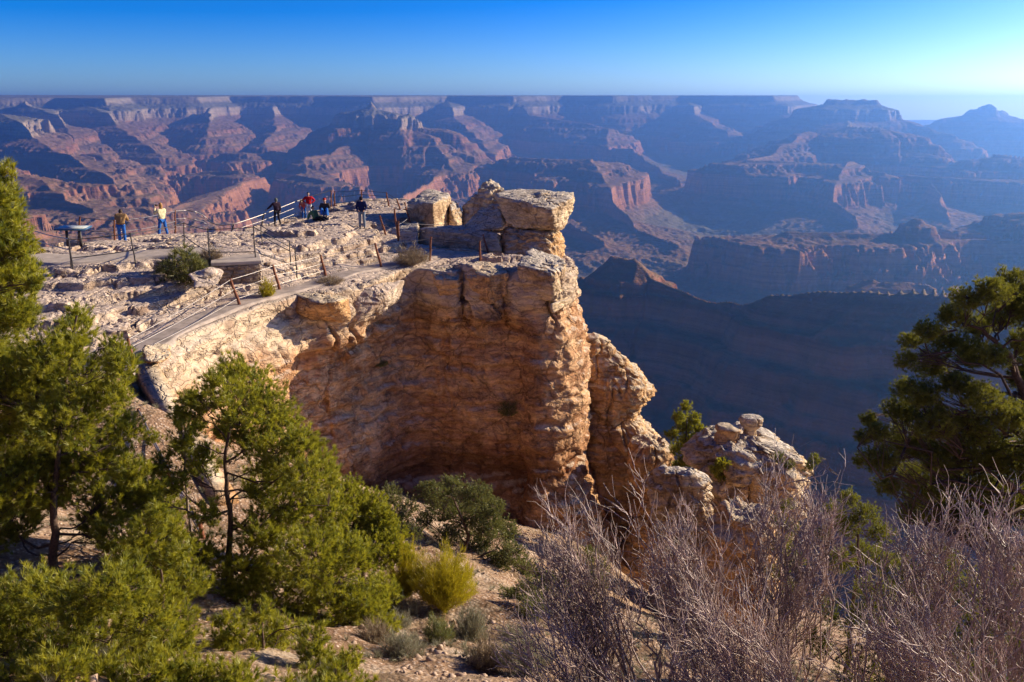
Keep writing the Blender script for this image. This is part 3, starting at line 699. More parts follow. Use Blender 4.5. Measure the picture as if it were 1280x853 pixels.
M_BARK = mat_plain('pine_bark', (.10,.065,.05), .95, nscale=25, var=.5, bump=.8, bd=.01)
M_GBARK = mat_plain('weathered_bark', (.27,.20,.165), .9, nscale=30, var=.5, bump=.6, bd=.008)
M_TWIG = mat_plain('bare_twigs', (.37,.265,.23), .5, nscale=6, var=.7, bump=.3, bd=.004, spec=.5)

def tubes(lines, sides=3):
    Vs = []; Qs = []; k = 0
    for P, R in lines:
        P = np.asarray(P, float); R = np.asarray(R, float); n = len(P)
        T = np.gradient(P, axis=0); T /= np.linalg.norm(T, axis=1)[:, None]+1e-9
        ref = np.array([0.31, .17, .93]) if abs(T[0, 2]) < .8 else np.array([.93, .2, .1])
        U = np.cross(T, ref); U /= np.linalg.norm(U, axis=1)[:, None]+1e-9; W = np.cross(T, U)
        th = np.arange(sides)*2*PI/sides
        ring = P[:, None]+R[:, None, None]*(np.cos(th)[None, :, None]*U[:, None]+np.sin(th)[None, :, None]*W[:, None])
        Vs.append(ring.reshape(-1, 3)); Qs.append(grid_quads(n, sides, True)+k); k += n*sides
    return np.vstack(Vs), np.vstack(Qs)
def wiggle(a, b, n, amp, rg, sag=0.0, up=0.0):
    t = np.linspace(0, 1, n)[:, None]; a = np.array(a); b = np.array(b); L = np.linalg.norm(b-a)
    P = a+(b-a)*t; r = rg.normal(size=(n, 3)).cumsum(0); r -= r[0]+(r[-1]-r[0])*t
    P = P+r*amp*L/n**.5; P[:, 2] += (-sag*np.sin(PI*t[:, 0])+0)*L+up*L*0
    return P
def blades(P, D, K, L, w, spread, rg, back=.6, droop=0.0):
    # K blades round each shoot tip P that points along D
    n = len(P); P = np.repeat(P, K, 0); D = np.repeat(D, K, 0); LL = np.repeat(np.broadcast_to(L, (n,)), K)*rg.uniform(.65, 1.15, n*K)
    R = rg.normal(size=(n*K, 3)); R -= (R*D).sum(1)[:, None]*D; R /= np.linalg.norm(R, axis=1)[:, None]+1e-9
    s = rg.uniform(.35, 1.0, n*K)[:, None]*spread
    N = D*(1-.4*s)+R*s; N /= np.linalg.norm(N, axis=1)[:, None]
    B = P-D*(rg.uniform(0, 1, n*K)*back*LL)[:, None]
    S = np.cross(N, rg.normal(size=(n*K, 3))); S /= np.linalg.norm(S, axis=1)[:, None]+1e-9
    tip = B+N*LL[:, None]; tip[:, 2] -= droop*LL
    V = np.stack([B-S*w*.5, B+S*w*.5, tip], 1).reshape(-1, 3)
    return V
def tri_mesh(name, V, base=0.0, K=0, seed=0):
    me = mesh_np(name, V-base, None, np.arange(len(V)).reshape(-1, 3)); nf = len(me.polygons)
    rg = np.random.default_rng(seed+500); t = rg.uniform(0, 1, nf//max(K, 1)+1)
    a = me.attributes.new('tone', 'FLOAT', 'FACE'); a.data.foreach_set('value', np.repeat(t, max(K, 1))[:nf].astype(np.float32))
    return me
def pads_tree(name, label, cat, base, trunk_pts, pads, yd, leaf=L_PINE, bark=M_BARK, seed=0, tuft=.105, K=30, w=.0085, dens=1.05, tr=.10, up=.55, group=None, spread=.75, dscale=.9, hair=0.35, shoot=1.0, ps=1.0):
    pads = [(p_[0], p_[1], p_[2]*ps)+tuple(p_[3:]) for p_ in pads]
    rg = np.random.default_rng(seed); base = np.array(base, float)
    root = thing(name, label, cat, tuple(base), group)
    TP = np.array(trunk_pts, float); s = np.linspace(0, 1, len(TP)); n = 26; t = np.linspace(0, 1, n)
    T = np.stack([np.interp(t, s, TP[:, i]) for i in range(3)], -1)
    T += np.cumsum(rg.normal(size=(n, 3))*.012, 0)*np.linalg.norm(TP[-1]-TP[0])/3; T[0] = base-[0, 0, .15]
    Rt = tr*(1-t*.85)
    lines = [(T, Rt)]; tips = []; dirs = []; tw = []
    for pd in pads:
        px, py, rp = pd[:3]; off = pd[3] if len(pd) > 3 else rg.uniform(-1, 1)*dscale
        y = yd+off; c = at(px, py, y); r = rp/F_PX*np.linalg.norm(c)
        # limb leaves the trunk below the pad
        k = np.argmin(np.linalg.norm(T-c, axis=1)+np.clip(T[:, 2]-c[2]+.35*np.hypot(*(T[:, :2]-c[:2]).T), 0, None)*2.5)
        lim = wiggle(T[k], c, 9, .22, rg, sag=.05); r0 = min(Rt[k]*.5, .008+.012*np.linalg.norm(c-T[k]))
        lines.append((lim, np.linspace(r0, .006, 9)))
        m = max(22, int(dens*150*(r/.35)**2*(.075/tuft)**2))
        q = rg.normal(size=(m, 3)); q /= np.linalg.norm(q, axis=1)[:, None]; q *= (rg.uniform(.12, 1, m)**.45)[:, None]*r*[1.05, 1.05, .8]
        q *= (1+.35*noise3(q[:, 0]/r*1.5+px, q[:, 1]/r*1.5, q[:, 2]/r*1.5+py, seed))[:, None]
        p = c+q
        d = q/r*.7+rg.normal(size=(m, 3))*.28+[0, 0, up]; d /= np.linalg.norm(d, axis=1)[:, None]
        tips.append(p); dirs.append(d)
        for j in range(0, m, 3 if m < 60 else 6):
            s0 = lim[rg.integers(4, 9)]
            lines.append((np.array([s0, (s0+p[j])/2+rg.normal(size=3)*.03*r-[0, 0, .05*r], p[j]]), np.array([.0055, .004, .0025])))
    P = np.vstack(tips); Dd = np.vstack(dirs)
    if shoot:
        P = np.vstack([P, P-Dd*tuft*1.1]); Dd = np.vstack([Dd, Dd])
    V = blades(P, Dd, K, tuft, w, spread, rg)
    V2, Q2 = tubes(lines, 5)
    add('trunk', mesh_np('trunk', V2-base, Q2, smooth=True), bark, root)
    add('foliage', tri_mesh('foliage', V, base, K, seed), leaf, root)
    return root
def gz(x, y): return float(ground_z(np.array([x]), np.array([y]))[0])
def on_ground(px, py, y):
    p = at(px, py, y); return np.array([p[0], p[1], gz(p[0], p[1])])
b1 = on_ground(74, 860, 13.0)
pads_tree('pine_tree', 'tall bushy pine filling the left edge, its bare lower trunk showing through', 'tree', b1,
    [b1, at(74,735,13), at(70,650,13), at(78,540,13), at(98,390,13)],
    [(100,393,16),(92,418,22),(62,440,30),(140,432,14),(150,452,20),(20,462,36),(98,470,34),(45,495,36),(140,490,24),(0,520,40),(80,525,40),(150,535,22),(35,560,42),(110,570,38),(165,585,20),(-10,600,44),(60,605,34),(135,618,34),(185,612,18),(15,650,30),(150,665,26),(115,655,16),(-30,480,50),(-40,620,50)],
    13, seed=1, tr=.11, dens=1.2, ps=1.2)
b1b = on_ground(110, 980, 9.6)
pads_tree('pine_tree', 'low spreading pine at the bottom left corner of the view', 'tree', b1b,
    [b1b, at(100,900,9.7), at(95,820,9.8), at(100,760,10)],
    [(50,735,30),(100,748,34),(150,730,34),(10,765,40),(185,765,34),(70,800,44),(140,800,42),(0,840,44),(100,850,44),(190,830,40),(215,795,22),(40,870,44),(160,880,44),(220,860,34),(-40,790,50)],
    9.8, seed=2, tr=.07, dens=.9, dscale=.6, ps=1.2)
b0 = on_ground(-140, 560, 11)
pads_tree('pine_tree', 'pine leaning in from beyond the upper left edge beside the path', 'tree', b0,
    [b0, at(-120,420,11), at(-70,330,11), at(-20,230,11)],
    [(2,212,12),(-8,240,20),(12,262,14),(-5,290,26),(22,305,16),(0,338,28),(28,345,20),(-20,380,36),(20,385,22),(-45,320,36),(-60,260,30),(42,352,8),(-50,420,40)],
    11, seed=3, tr=.09, dens=1.25, dscale=.5, ps=1.25)
b2 = on_ground(287, 858, 14.5)
pads_tree('pine_tree', 'open branched pine with a forked trunk standing before the shaded wall', 'tree', b2,
    [b2, at(284,760,14.5), at(286,640,14.5), at(276,560,14.5), at(292,455,14.4)],
    [(291,462,16),(272,478,16),(312,478,20),(255,500,12),(300,505,22),(336,505,20),(352,528,20),(318,535,24),(280,530,16),(372,548,16),(345,565,26),(245,492,9,.3),(238,512,14,.3),(230,545,14),(250,575,16),(392,552,10),(400,575,14),(380,590,22),(330,605,22),(415,598,13),(215,600,16),(195,585,9),(205,635,20),(172,625,16),(365,630,28),(410,640,24),(260,640,14),(330,665,26),(240,690,24),(385,690,30),(190,690,24),(300,715,24),(435,690,22),(345,730,32),(225,745,26),(410,745,30),(280,765,28),(450,750,18),(470,780,22),(440,800,26),(475,740,16),(350,790,34),(215,800,28),(420,800,30),(290,820,34),(370,845,34),(460,825,16),(240,850,28)],
    14.5, seed=4, tr=.085, dens=1.0, ps=1.5)
b2c = on_ground(335, 985, 10.8)
pads_tree('pine_tree', 'bushy young pine at the bottom edge below the forked pine', 'tree', b2c,
    [b2c, at(335,900,10.9), at(330,830,11), at(325,770,11.1)],
    [(322,765,18),(285,785,24),(350,788,24),(390,800,22),(300,815,32),(345,825,32),(400,830,28),(440,822,18),(265,830,26),(320,860,36),(380,865,34),(430,860,24),(255,870,30),(455,850,14)],
    11, seed=16, tr=.06, dens=1.0, dscale=.5, ps=1.1)
b2e = on_ground(120, 1150, 8.0)
pads_tree('pine_tree', 'nearest low pine cut by the bottom edge at the left', 'tree', b2e,
    [b2e, at(120,1040,8.1), at(130,960,8.2), at(140,900,8.4)],
    [(20,850,36),(75,842,32),(130,850,34),(190,842,32),(240,852,32),(290,850,28),(0,920,44),(100,915,44),(180,915,44),(270,905,30),(300,880,22),(50,900,40),(230,915,40)],
    8.4, seed=18, tr=.06, dens=1.2, dscale=.3, ps=1.2)
b2f = on_ground(420, 1040, 9.4)
pads_tree('pine_tree', 'young pine cut by the bottom edge left of the reddish bank', 'tree', b2f,
    [b2f, at(420,960,9.5), at(415,880,9.6)],
    [(385,850,22),(420,842,20),(450,862,20),(350,865,26),(400,880,34),(460,890,24),(340,900,30),(430,910,30)],
    9.6, seed=19, tr=.05, dens=.9, dscale=.3, ps=1.1)
b2d = on_ground(205, 800, 12.2)
pads_tree('pine_tree', 'shrubby pine between the left pine and the forked pine', 'tree', b2d,
    [b2d, at(205,740,12.2), at(200,680,12.2)],
    [(195,640,16),(215,655,16),(180,665,20),(220,690,24),(190,705,24),(160,700,20),(235,725,22),(200,740,26),(165,745,22),(225,770,24),(140,735,20)],
    12.2, seed=17, tr=.05, dens=1.0, dscale=.5, ps=1.15)
b2b = on_ground(243, 850, 15)
pads_tree('pine_tree', 'slender pale barked pine close to the left of the forked pine', 'tree', b2b,
    [b2b, at(245,700,15), at(240,600,15), at(235,500,15)],
    [(236,498,10),(226,520,9),(246,530,9),(222,560,10),(200,575,10),(255,560,9),(190,545,8)], 15, seed=5, tr=.05, dens=1.0, ps=1.4, bark=M_GBARK, dscale=.3)
b3 = on_ground(455, 755, 17.5)
pads_tree('pine_tree', 'small rounded pine behind the forked pine at the foot of the wall', 'tree', b3,
    [b3, at(450,700,17.5), at(442,620,17.5)],
    [(435,615,18),(460,630,20),(412,622,14),(478,648,16),(445,655,26),(490,668,14),(470,685,24),(430,690,22),(500,690,14)], 17.5, seed=6, tr=.07, dens=1.2, dscale=.6, tuft=.08, ps=1.35)
b4 = on_ground(596, 745, 22)
pads_tree('juniper_tree', 'gnarled open juniper with a dark twisted trunk in front of the sunlit scree', 'tree', b4,
    [b4, at(572,705,22), at(590,670,22), at(570,620,22)],
    [(540,612,16),(565,606,14),(592,618,18),(615,632,14),(552,635,18),(580,645,20),(610,655,20),(632,662,14),(598,680,18),(560,668,14),(640,690,16),(655,712,16),(620,705,16),(640,735,20),(680,722,10),(670,750,18),(530,650,10),(600,755,14)],
    22, L_JUN, M_BARK, seed=7, tuft=.075, K=15, w=.012, tr=.12, dens=1.0, spread=.8, ps=1.25)
b4b = on_ground(668, 790, 18.5)
pads_tree('juniper_tree', 'low spreading juniper between the gnarled juniper and the bare shrubs', 'tree', b4b,
    [b4b, at(668,760,18.5), at(675,725,18.5)],
    [(640,748,16),(662,735,16),(690,728,14),(700,750,16),(672,758,18),(645,772,14),(715,738,12),(695,775,14),(720,765,12)],
    18.5, L_JUN, M_BARK, seed=41, tuft=.075, K=15, w=.012, tr=.08, dens=.9, spread=.8, ps=1.2)
b4c = on_ground(728, 770, 23)
pads_tree('juniper_tree', 'small juniper at the foot of the sunlit scree behind the leftmost bare shrub', 'tree', b4c,
    [b4c, at(728,740,23), at(730,700,23)],
    [(715,700,12),(735,692,12),(750,708,12),(722,720,14),(745,728,14),(705,738,12)],
    23, L_JUN, M_BARK, seed=42, tuft=.08, K=15, w=.012, tr=.07, dens=.9, spread=.8, ps=1.2)
b4d = on_ground(470, 790, 16)
pads_tree('pine_tree', 'small leaning pine left of the yellow broom', 'tree', b4d,
    [b4d, at(468,770,16), at(470,735,16)],
    [(452,730,12),(472,722,12),(490,738,11),(458,750,14),(478,758,14),(440,762,10)],
    16, seed=43, tr=.05, dens=.9, dscale=.3, ps=1.2)
b5 = on_ground(500, 720, 21)
pads_tree('juniper_tree', 'thin grey green juniper between the small rounded pine and the gnarled juniper', 'tree', b5,
    [b5, at(505,680,21), at(490,625,21)],
    [(486,620,14),(505,635,13),(495,652,14),(515,662,12),(478,645,10),(525,690,12)], 21, L_JUN, M_GBARK, seed=8, tuft=.075, K=14, w=.011, tr=.06, dens=.9, ps=1.3)
b6 = np.array([9.3, 12.6, gz(9.3, 12.6)])
pads_tree('pinyon_tree', 'dark backlit pinyon reaching in from the right edge with dense round clumps', 'tree', b6,
    [b6, at(1335,640,12), at(1290,520,12), at(1262,440,12), at(1215,400,12)],
    [(1268,350,18),(1240,362,18),(1210,372,16),(1280,372,22),(1255,392,18),(1190,392,16),(1225,405,16),(1160,412,14),(1140,425,12),(1185,425,16),(1215,440,20),(1132,448,12),(1165,452,18),(1245,445,14),(1280,425,16),(1128,482,12),(1150,490,20),(1195,478,18),(1230,498,20),(1265,520,20),(1290,470,22),(1125,512,18),(1165,525,24),(1210,530,22),(1085,522,10),(1098,538,14),(1080,545,10),(1130,552,22),(1180,565,26),(1100,572,18),(1235,560,24),(1275,575,28),(1150,600,26),(1205,605,26),(1110,605,14),(1250,620,26),(1175,635,20),(1295,630,28),(1310,390,34),(1330,460,40),(1330,560,40),(1075,575,8),(1220,650,24),(1140,640,16)],
    12, L_PINE2, M_BARK, seed=9, tuft=.055, K=18, w=.0065, tr=.12, dens=1.35, dscale=.8, spread=1.05, ps=1.15)
b7 = at(856, 600, 35)
pads_tree('pine_tree', 'small bright conifer growing from the gap between the outcrops', 'tree', b7,
    [b7, at(857,560,35), at(858,510,35)],
    [(858,507,8),(848,520,10),(868,522,9),(855,532,12),(875,535,9),(840,542,9),(862,548,13),(848,560,12),(870,565,11),(858,578,13),(845,582,8)], 35, L_PINE, M_BARK, seed=10, tuft=.11, K=14, w=.02, tr=.07, dens=1.3, dscale=.3)
def shrub_pads(name, label, cat, base, pads, yd, leaf, seed, **kw):
    a = at(pads[0][0], pads[0][1], yd)
    return pads_tree(name, label, cat, base, [base, (np.array(base)+a)/2, a], pads, yd, leaf, M_BARK, seed, tr=.03, **kw)
shrub_pads('juniper_shrub', 'round green shrub on the grey outcrop left of the hoodoos', 'shrub', at(902,602,31.3), [(902,580,10),(893,586,8),(911,588,8),(900,594,9)], 31.3, L_PINE, 11, tuft=.10, K=14, w=.02, dens=1.3, dscale=.2)
shrub_pads('juniper_shrub', 'yellowish shrub on the right shoulder of the grey outcrop', 'shrub', at(978,590,31.5), [(975,572,7),(985,580,7),(968,580,6)], 31.5, L_JUN, 12, tuft=.10, K=14, w=.02, dens=1.2, dscale=.2)
b8 = on_ground(1065, 760, 19)
pads_tree('juniper_tree', 'bright green juniper seen through the bare branches below the pinyon', 'tree', b8,
    [b8, at(1065,700,19), at(1060,630,19)],
    [(1062,622,14),(1040,636,14),(1082,640,16),(1060,655,18),(1100,665,16),(1030,665,12),(1080,690,20),(1050,700,18),(1110,700,16),(1020,572,8),(1012,582,7)], 19, L_PINE2, M_BARK, seed=13, tuft=.08, K=14, w=.010, dens=1.0, dscale=.5, tr=.07)
b9 = on_ground(985, 770, 24)
pads_tree('juniper_tree', 'dark juniper below the hoodoo outcrop on its right side', 'tree', b9,
    [b9, at(985,720,24), at(982,640,24)],
    [(982,632,10),(975,650,12),(990,660,12),(978,680,14),(992,700,14),(975,715,14),(990,735,14)], 24, L_PINE2, M_BARK, seed=14, tuft=.09, K=14, w=.012, dens=1.0, dscale=.4, tr=.07)
b10 = on_ground(1160, 900, 13.5)
pads_tree('juniper_tree', 'shadowed juniper in the lower right behind the bare shrubs', 'tree', b10,
    [b10, at(1150,800,13.5), at(1140,720,13.5)],
    [(1130,712,24),(1180,700,24),(1090,740,26),(1150,750,30),(1210,735,30),(1050,770,24),(1110,790,32),(1180,800,34),(1240,780,34),(1270,720,30),(1020,800,26),(1080,840,32),(1150,850,34),(1230,850,34),(1280,820,30)], 13.5, L_PINE2, M_BARK, seed=15, tuft=.08, K=14, w=.009, dens=.7, dscale=.6)
b11 = on_ground(1240, 790, 17)

# wispy shrubs made of fine upright stems
def wisp(name, label, cat, base, w, h, leaf, seed, n=900, blade=.14, bw=.006, group=None, round_=.5, K=5, sp=.35, rag=.4):
    rg = np.random.default_rng(seed); base = np.array(base, float)
    root = thing(name, label, cat, tuple(base), group)
    a = rg.uniform(0, 2*PI, n); rr = np.sqrt(rg.uniform(0, 1, n)); t = rg.uniform(.15, 1, n)**.7
    lob = (1+2.2*rag*noise2(np.cos(a)*rr*2.2+seed*1.3, np.sin(a)*rr*2.2, seed))*rg.uniform(1-.4*rag, 1+.25*rag, n)
    tip = np.stack([np.cos(a)*rr*w*t**.6, np.sin(a)*rr*w*t**.6, h*t*lob*(1-round_*rr**2)], -1)
    D = tip*[1.0, 1.0, 1.0]/np.array([w, w, h])*[.5, .5, 1]+rg.normal(size=(n, 3))*.12; D[:, 2] += .25; D /= np.linalg.norm(D, axis=1)[:, None]
    V = blades(tip, D, K, blade, bw, sp, rg, back=.9)
    add('foliage', tri_mesh('foliage', V, 0.0, K, seed), leaf, root)
    ln = [(np.array([[tip[i, 0]*.15, tip[i, 1]*.15, -.05], tip[i]*[.6, .6, .55], tip[i]]), np.array([.007, .004, .002])) for i in range(0, n, max(1, n//120))]
    V, Q = tubes(ln, 3); add('stems', mesh_np('stems', V, Q), M_GBARK if leaf not in (L_YEL,) else leaf, root)
    return root
wisp('ephedra_shrub', 'bright yellow green broom like shrub, the larger right one of two', 'shrub', on_ground(556, 785, 16.8), .80, 1.25, L_YEL, 21, 6500, .13, .006, rag=.28, round_=.45, sp=.5)
wisp('ephedra_shrub', 'yellow tipped broom like shrub on the left of the larger one', 'shrub', on_ground(508, 768, 17.2), .45, 1.15, L_YEL, 22, 2600, .13, .006, rag=.4, sp=.45)
wisp('twiggy_shrub', 'pale grey dry shrub at the foot of the yellow broom', 'shrub', on_ground(512, 775, 16.2), .28, .50, L_SAGE, 23, 380, .12, .008, sp=.9)
wisp('sagebrush', 'fluffy straw coloured sagebrush before the yellow broom', 'shrub', on_ground(588, 812, 14.6), .42, .62, L_SAGE, 24, 1200, .16, .006)
wisp('sagebrush', 'dull sagebrush low on the slope right of the fluffy one', 'shrub', on_ground(640, 800, 15.2), .38, .40, L_SAGE, 25, 700, .12, .007, sp=.7)
wisp('sagebrush', 'grey dry sagebrush near the bottom edge below the reddish bank', 'shrub', on_ground(505, 850, 12.4), .45, .42, L_SAGE, 26, 900, .11, .006, sp=.8)
wisp('sagebrush', 'straw tuft at the bottom edge in the middle of the picture', 'shrub', on_ground(610, 862, 12.2), .40, .45, L_DRY, 27, 900, .13, .006, sp=.6)
wisp('sagebrush', 'grey bush beside the stones right of the fluffy sagebrush', 'shrub', on_ground(665, 780, 17), .40, .50, L_JUN, 28, 800, .10, .008, sp=.9)

wisp('sagebrush', 'low grey green sagebrush on the slope above the straw tuft', 'shrub', on_ground(548, 826, 13.6), .34, .42, L_JUN, 44, 700, .10, .007, sp=.9)
wisp('sagebrush', 'broad straw coloured bush at the bottom edge beside the bare shrubs', 'shrub', on_ground(655, 850, 12.0), .5, .5, L_SAGE, 45, 1100, .13, .006, sp=.8)
wisp('dry_shrub', 'brown dead bush on the reddish bank left of the sagebrush', 'shrub', on_ground(470, 838, 13.0), .34, .36, L_DRY, 46, 600, .13, .006, sp=.9)
wisp('sagebrush', 'small dull bush just above the dead bush on the bank', 'shrub', on_ground(500, 806, 15.0), .30, .34, L_SAGE, 47, 500, .10, .007, sp=.9)
# leafless shrubs in the right foreground
def bare_shrub(label, bx, by, tips, seed, group='leafless shrubs in the right foreground', n=26, r0=.017):
    rg = np.random.default_rng(seed); base = np.array([bx, by, gz(bx, by)-.05])
    big = []; fine = []
    T = np.array([at(*t) for t in tips])
    for i in range(n):
        w = rg.dirichlet(np.ones(len(T))*.55); tgt = w@T+rg.normal(size=3)*[.12, .18, .10]
        s = base+rg.normal(size=3)*[.22, .18, .0]
        m = 14; P = wiggle(s, tgt, m, .085, rg); L = np.linalg.norm(tgt-s)
        P[:, 2] += .10*L*np.sin(PI*np.linspace(0, 1, m))
        big.append((P, np.linspace(r0*rg.uniform(.6, 1.1), .0028, m)))
        for k in range(int(8*L)+2):
            t = rg.uniform(.22, .98); j = t*(m-1); a = int(j); o = P[a]+(P[min(a+1, m-1)]-P[a])*(j-a)
            d = P[min(a+1, m-1)]-P[max(a-1, 0)]; d /= np.linalg.norm(d)
            side = rg.normal(size=3); side -= (side@d)*d; side /= np.linalg.norm(side)
            l2 = rg.uniform(.18, .6)*(1.15-t*.7); e = o+(d*.95+side*.5+[0, 0, .15])*l2
            B = wiggle(o, e, 6, .09, rg); big.append((B, np.linspace(.005, .0024, 6)))
            for q in range(int(7*l2)+1):
                u = rg.integers(1, 6); o2 = B[u]; dd = B[u]-B[u-1]; dd /= np.linalg.norm(dd)
                s2 = rg.normal(size=3); s2 -= (s2@dd)*dd; s2 /= np.linalg.norm(s2)
                l3 = rg.uniform(.05, .20); f = o2+(dd*.8+s2*.7+[0, 0, .2])*l3
                mid = (o2+f)/2+rg.normal(size=3)*.008
                fine.append((np.array([o2, mid, f]), np.array([.0027, .0022, .0016])))
    V, Q = tubes(big, 4); V2, Q2 = tubes(fine, 3)
    o = add('bare_shrub', mesh_np('bare_shrub', np.vstack([V, V2])-base, np.vstack([Q, Q2+len(V)]), smooth=True), M_TWIG, loc=base)
    tag(o, label, 'shrub', group)
    return o
bare_shrub('leafless shrub with its long left branch leaning toward the juniper', 1.15, 7.0, [(672,638,7.6),(700,650,7.4),(760,600,7.4),(720,720,7),(780,660,7),(660,760,7),(640,800,7.2)], 51, n=32)
bare_shrub('leafless shrub in front of the banded rock column', 1.9, 6.6, [(770,590,7.2),(822,600,7.0),(870,640,7),(800,700,6.6),(900,700,6.8),(850,760,6.5),(740,740,6.6)], 52, n=26)
bare_shrub('tall leafless shrub rising over the green juniper right of the hoodoos', 2.7, 7.2, [(1050,562,7.8),(1035,600,7.6),(990,640,7.6),(1070,640,7.6),(940,640,7.6),(1000,700,7.2),(1090,720,7.4),(900,600,7.6)], 53, n=26)
bare_shrub('pinkish leafless shrub under the pinyon crown', 3.6, 6.6, [(1160,640,7),(1110,660,7),(1200,620,7.2),(1180,720,6.8),(1060,720,6.8),(1230,680,6.8),(1120,780,6.5)], 54, n=28)
bare_shrub('greyish leafless shrub filling the lower right corner', 4.3, 6.0, [(1280,600,6.6),(1240,640,6.6),(1290,680,6.4),(1210,700,6.4),(1270,760,6.2),(1320,640,6.4),(1180,790,6.2)], 55, n=26)
bare_shrub('low leafless shrub along the bottom edge in front of the orange rock face', 2.2, 5.4, [(800,760,5.8),(880,740,5.8),(950,750,5.8),(1000,780,5.8),(860,820,5.4),(930,830,5.4),(760,800,5.6)], 56, n=24, r0=.010)
bare_shrub('sprawling leafless shrub in the bottom middle beside the sagebrush', 1.0, 6.0, [(650,770,6.4),(690,740,6.4),(740,790,6.2),(600,830,6.4),(700,830,6),(560,790,6.8)], 57, n=14, r0=.010)
bare_shrub('dense leafless shrub at the bottom edge below the shadowed juniper', 3.5, 5.4, [(1020,760,5.8),(1090,740,5.8),(1160,760,5.6),(1220,790,5.6),(1060,830,5.4),(1150,840,5.4)], 58, n=22, r0=.010)
# ------------------------------------------------------------------ paths, walls, railings, sign
M_CONC = mat_plain('concrete_path', (.46,.38,.31), .95, nscale=3, var=.22, bump=.4, bd=.01, spec=.1)
M_ASPH = mat_plain('worn_path_surface', (.42,.34,.28), .95, nscale=2.2, var=.3, bump=.5, bd=.01, spec=.1)
M_RUST = mat_plain('rusty_post', (.20,.075,.04), .8, nscale=14, var=.5, bump=.4, bd=.005)
M_PIPE = mat_plain('worn_steel_rail', (.34,.30,.27), .42, metal=.7, nscale=10, var=.3, bump=.1, bd=.002, spec=.5)
M_DARK = mat_plain('dark_painted_steel', (.055,.045,.042), .5, nscale=10, var=.3, bump=.1, bd=.002, spec=.4)
M_MASON = mat_rock('masonry_stone', [(.22,.15,.11), (.34,.25,.18), (.44,.33,.24), (.50,.40,.30)], top=(.46,.37,.29), spots=.2)
def topz(x, y): return float(top_z(np.array([x]), np.array([y]))[0])
def hit(px, py, f=None, z=-6.6):
    f = f or topz
    for _ in range(30):
        p = onz(px, py, z); z = z*.5+f(p[0], p[1])*.5
    p = onz(px, py, z); return np.array([p[0], p[1], f(p[0], p[1])])
def box_vq(c, h, rz=0):
    sg = np.array([[-1,-1,-1],[1,-1,-1],[1,1,-1],[-1,1,-1],[-1,-1,1],[1,-1,1],[1,1,1],[-1,1,1]], float)*np.array(h)
    c_, s_ = math.cos(rz), math.sin(rz); V = np.stack([sg[:, 0]*c_-sg[:, 1]*s_, sg[:, 0]*s_+sg[:, 1]*c_, sg[:, 2]], -1)+np.array(c)
    return V, np.array([[0,3,2,1],[4,5,6,7],[0,1,5,4],[1,2,6,5],[2,3,7,6],[3,0,4,7]])
def boxes_mesh(name, L, bev=0.0):
    V = []; Q = []; k = 0
    for b in L:
        v, q = box_vq(*b); V.append(v); Q.append(q+k); k += 8
    me = mesh_np(name, np.vstack(V), np.vstack(Q))
    if bev:
        bm = bmesh.new(); bm.from_mesh(me)
        bmesh.ops.bevel(bm, geom=bm.edges[:], offset=bev, segments=2, affect='EDGES', clamp_overlap=True)
        bm.to_mesh(me); bm.free(); me.update()
    return me
# strips of path laid on the rock
def strip(name, label, pl, w, f, mat, up=.05, rough=.12, seed=0):
    P, t, s = resample(pl, .12, False)
    P = np.stack([np.convolve(np.pad(P[:, i], 8, 'edge'), np.ones(17)/17, 'valid') for i in (0, 1)], -1)
    T = np.gradient(P, axis=0); N = np.stack([-T[:, 1], T[:, 0]], -1); N /= np.linalg.norm(N, axis=1)[:, None]
    k = np.linspace(-1, 1, 15); ww = w*(1+rough*noise2(t/1.1, t*0, seed))
    X = P[:, 0][:, None]+N[:, 0][:, None]*k*ww[:, None]; Y = P[:, 1][:, None]+N[:, 1][:, None]*k*ww[:, None]
    zc = f(P[:, 0], P[:, 1]); zc = np.convolve(np.pad(zc, 10, 'edge'), np.ones(21)/21, 'valid')
    Z = zc[:, None]+up+.012*fbm2(X/.5, Y/.5, 3, seed)-.16*sst(.88, 1, np.abs(k))[None, :]+0*X
    o = add(name, mesh_np(name, np.stack([X, Y, Z], -1).reshape(-1, 3), grid_quads(*X.shape)[:, ::-1], smooth=True), mat)
    return tag(o, label, None, kind='structure')
strip('path', 'worn grey lower path following the cliff rim', [(-11.9, 24.2)]+PATH_B[1:-1], .54, top_z, M_ASPH, .06, seed=5)
strip('upper_path', 'concrete upper path between the rail and the rim', PATH_A[:-1]+[(-12.4, 35.4)], 1.1, top_z, M_CONC, .05, .04, seed=6)
# concrete landing and its masonry wall
LZ = -5.93
def prism(poly, z0, z1, bev=.02):
    bm = bmesh.new(); v = [bm.verts.new((x, y, z1)) for x, y in poly]; f = bm.faces.new(v)
    if f.normal.z < 0: f.normal_flip()
    r = bmesh.ops.extrude_face_region(bm, geom=[f]); bmesh.ops.translate(bm, verts=[e for e in r['geom'] if isinstance(e, bmesh.types.BMVert)], vec=(0, 0, z0-z1))
    bmesh.ops.recalc_face_normals(bm, faces=bm.faces)
    if bev: bmesh.ops.bevel(bm, geom=bm.edges[:], offset=bev, segments=1, affect='EDGES')
    me = bpy.data.meshes.new('slab'); bm.to_mesh(me); bm.free(); return me
l0, l1 = onz(263, 329, LZ), onz(327, 326, LZ); l2, l3 = onz(322, 309, LZ), onz(266, 312, LZ)
add_ = add('landing_slab', prism([l0[:2], l1[:2], l2[:2], l3[:2]], LZ-.14, LZ), M_CONC)
tag(add_, 'flat concrete landing slab at the top of the steps', 'concrete slab')
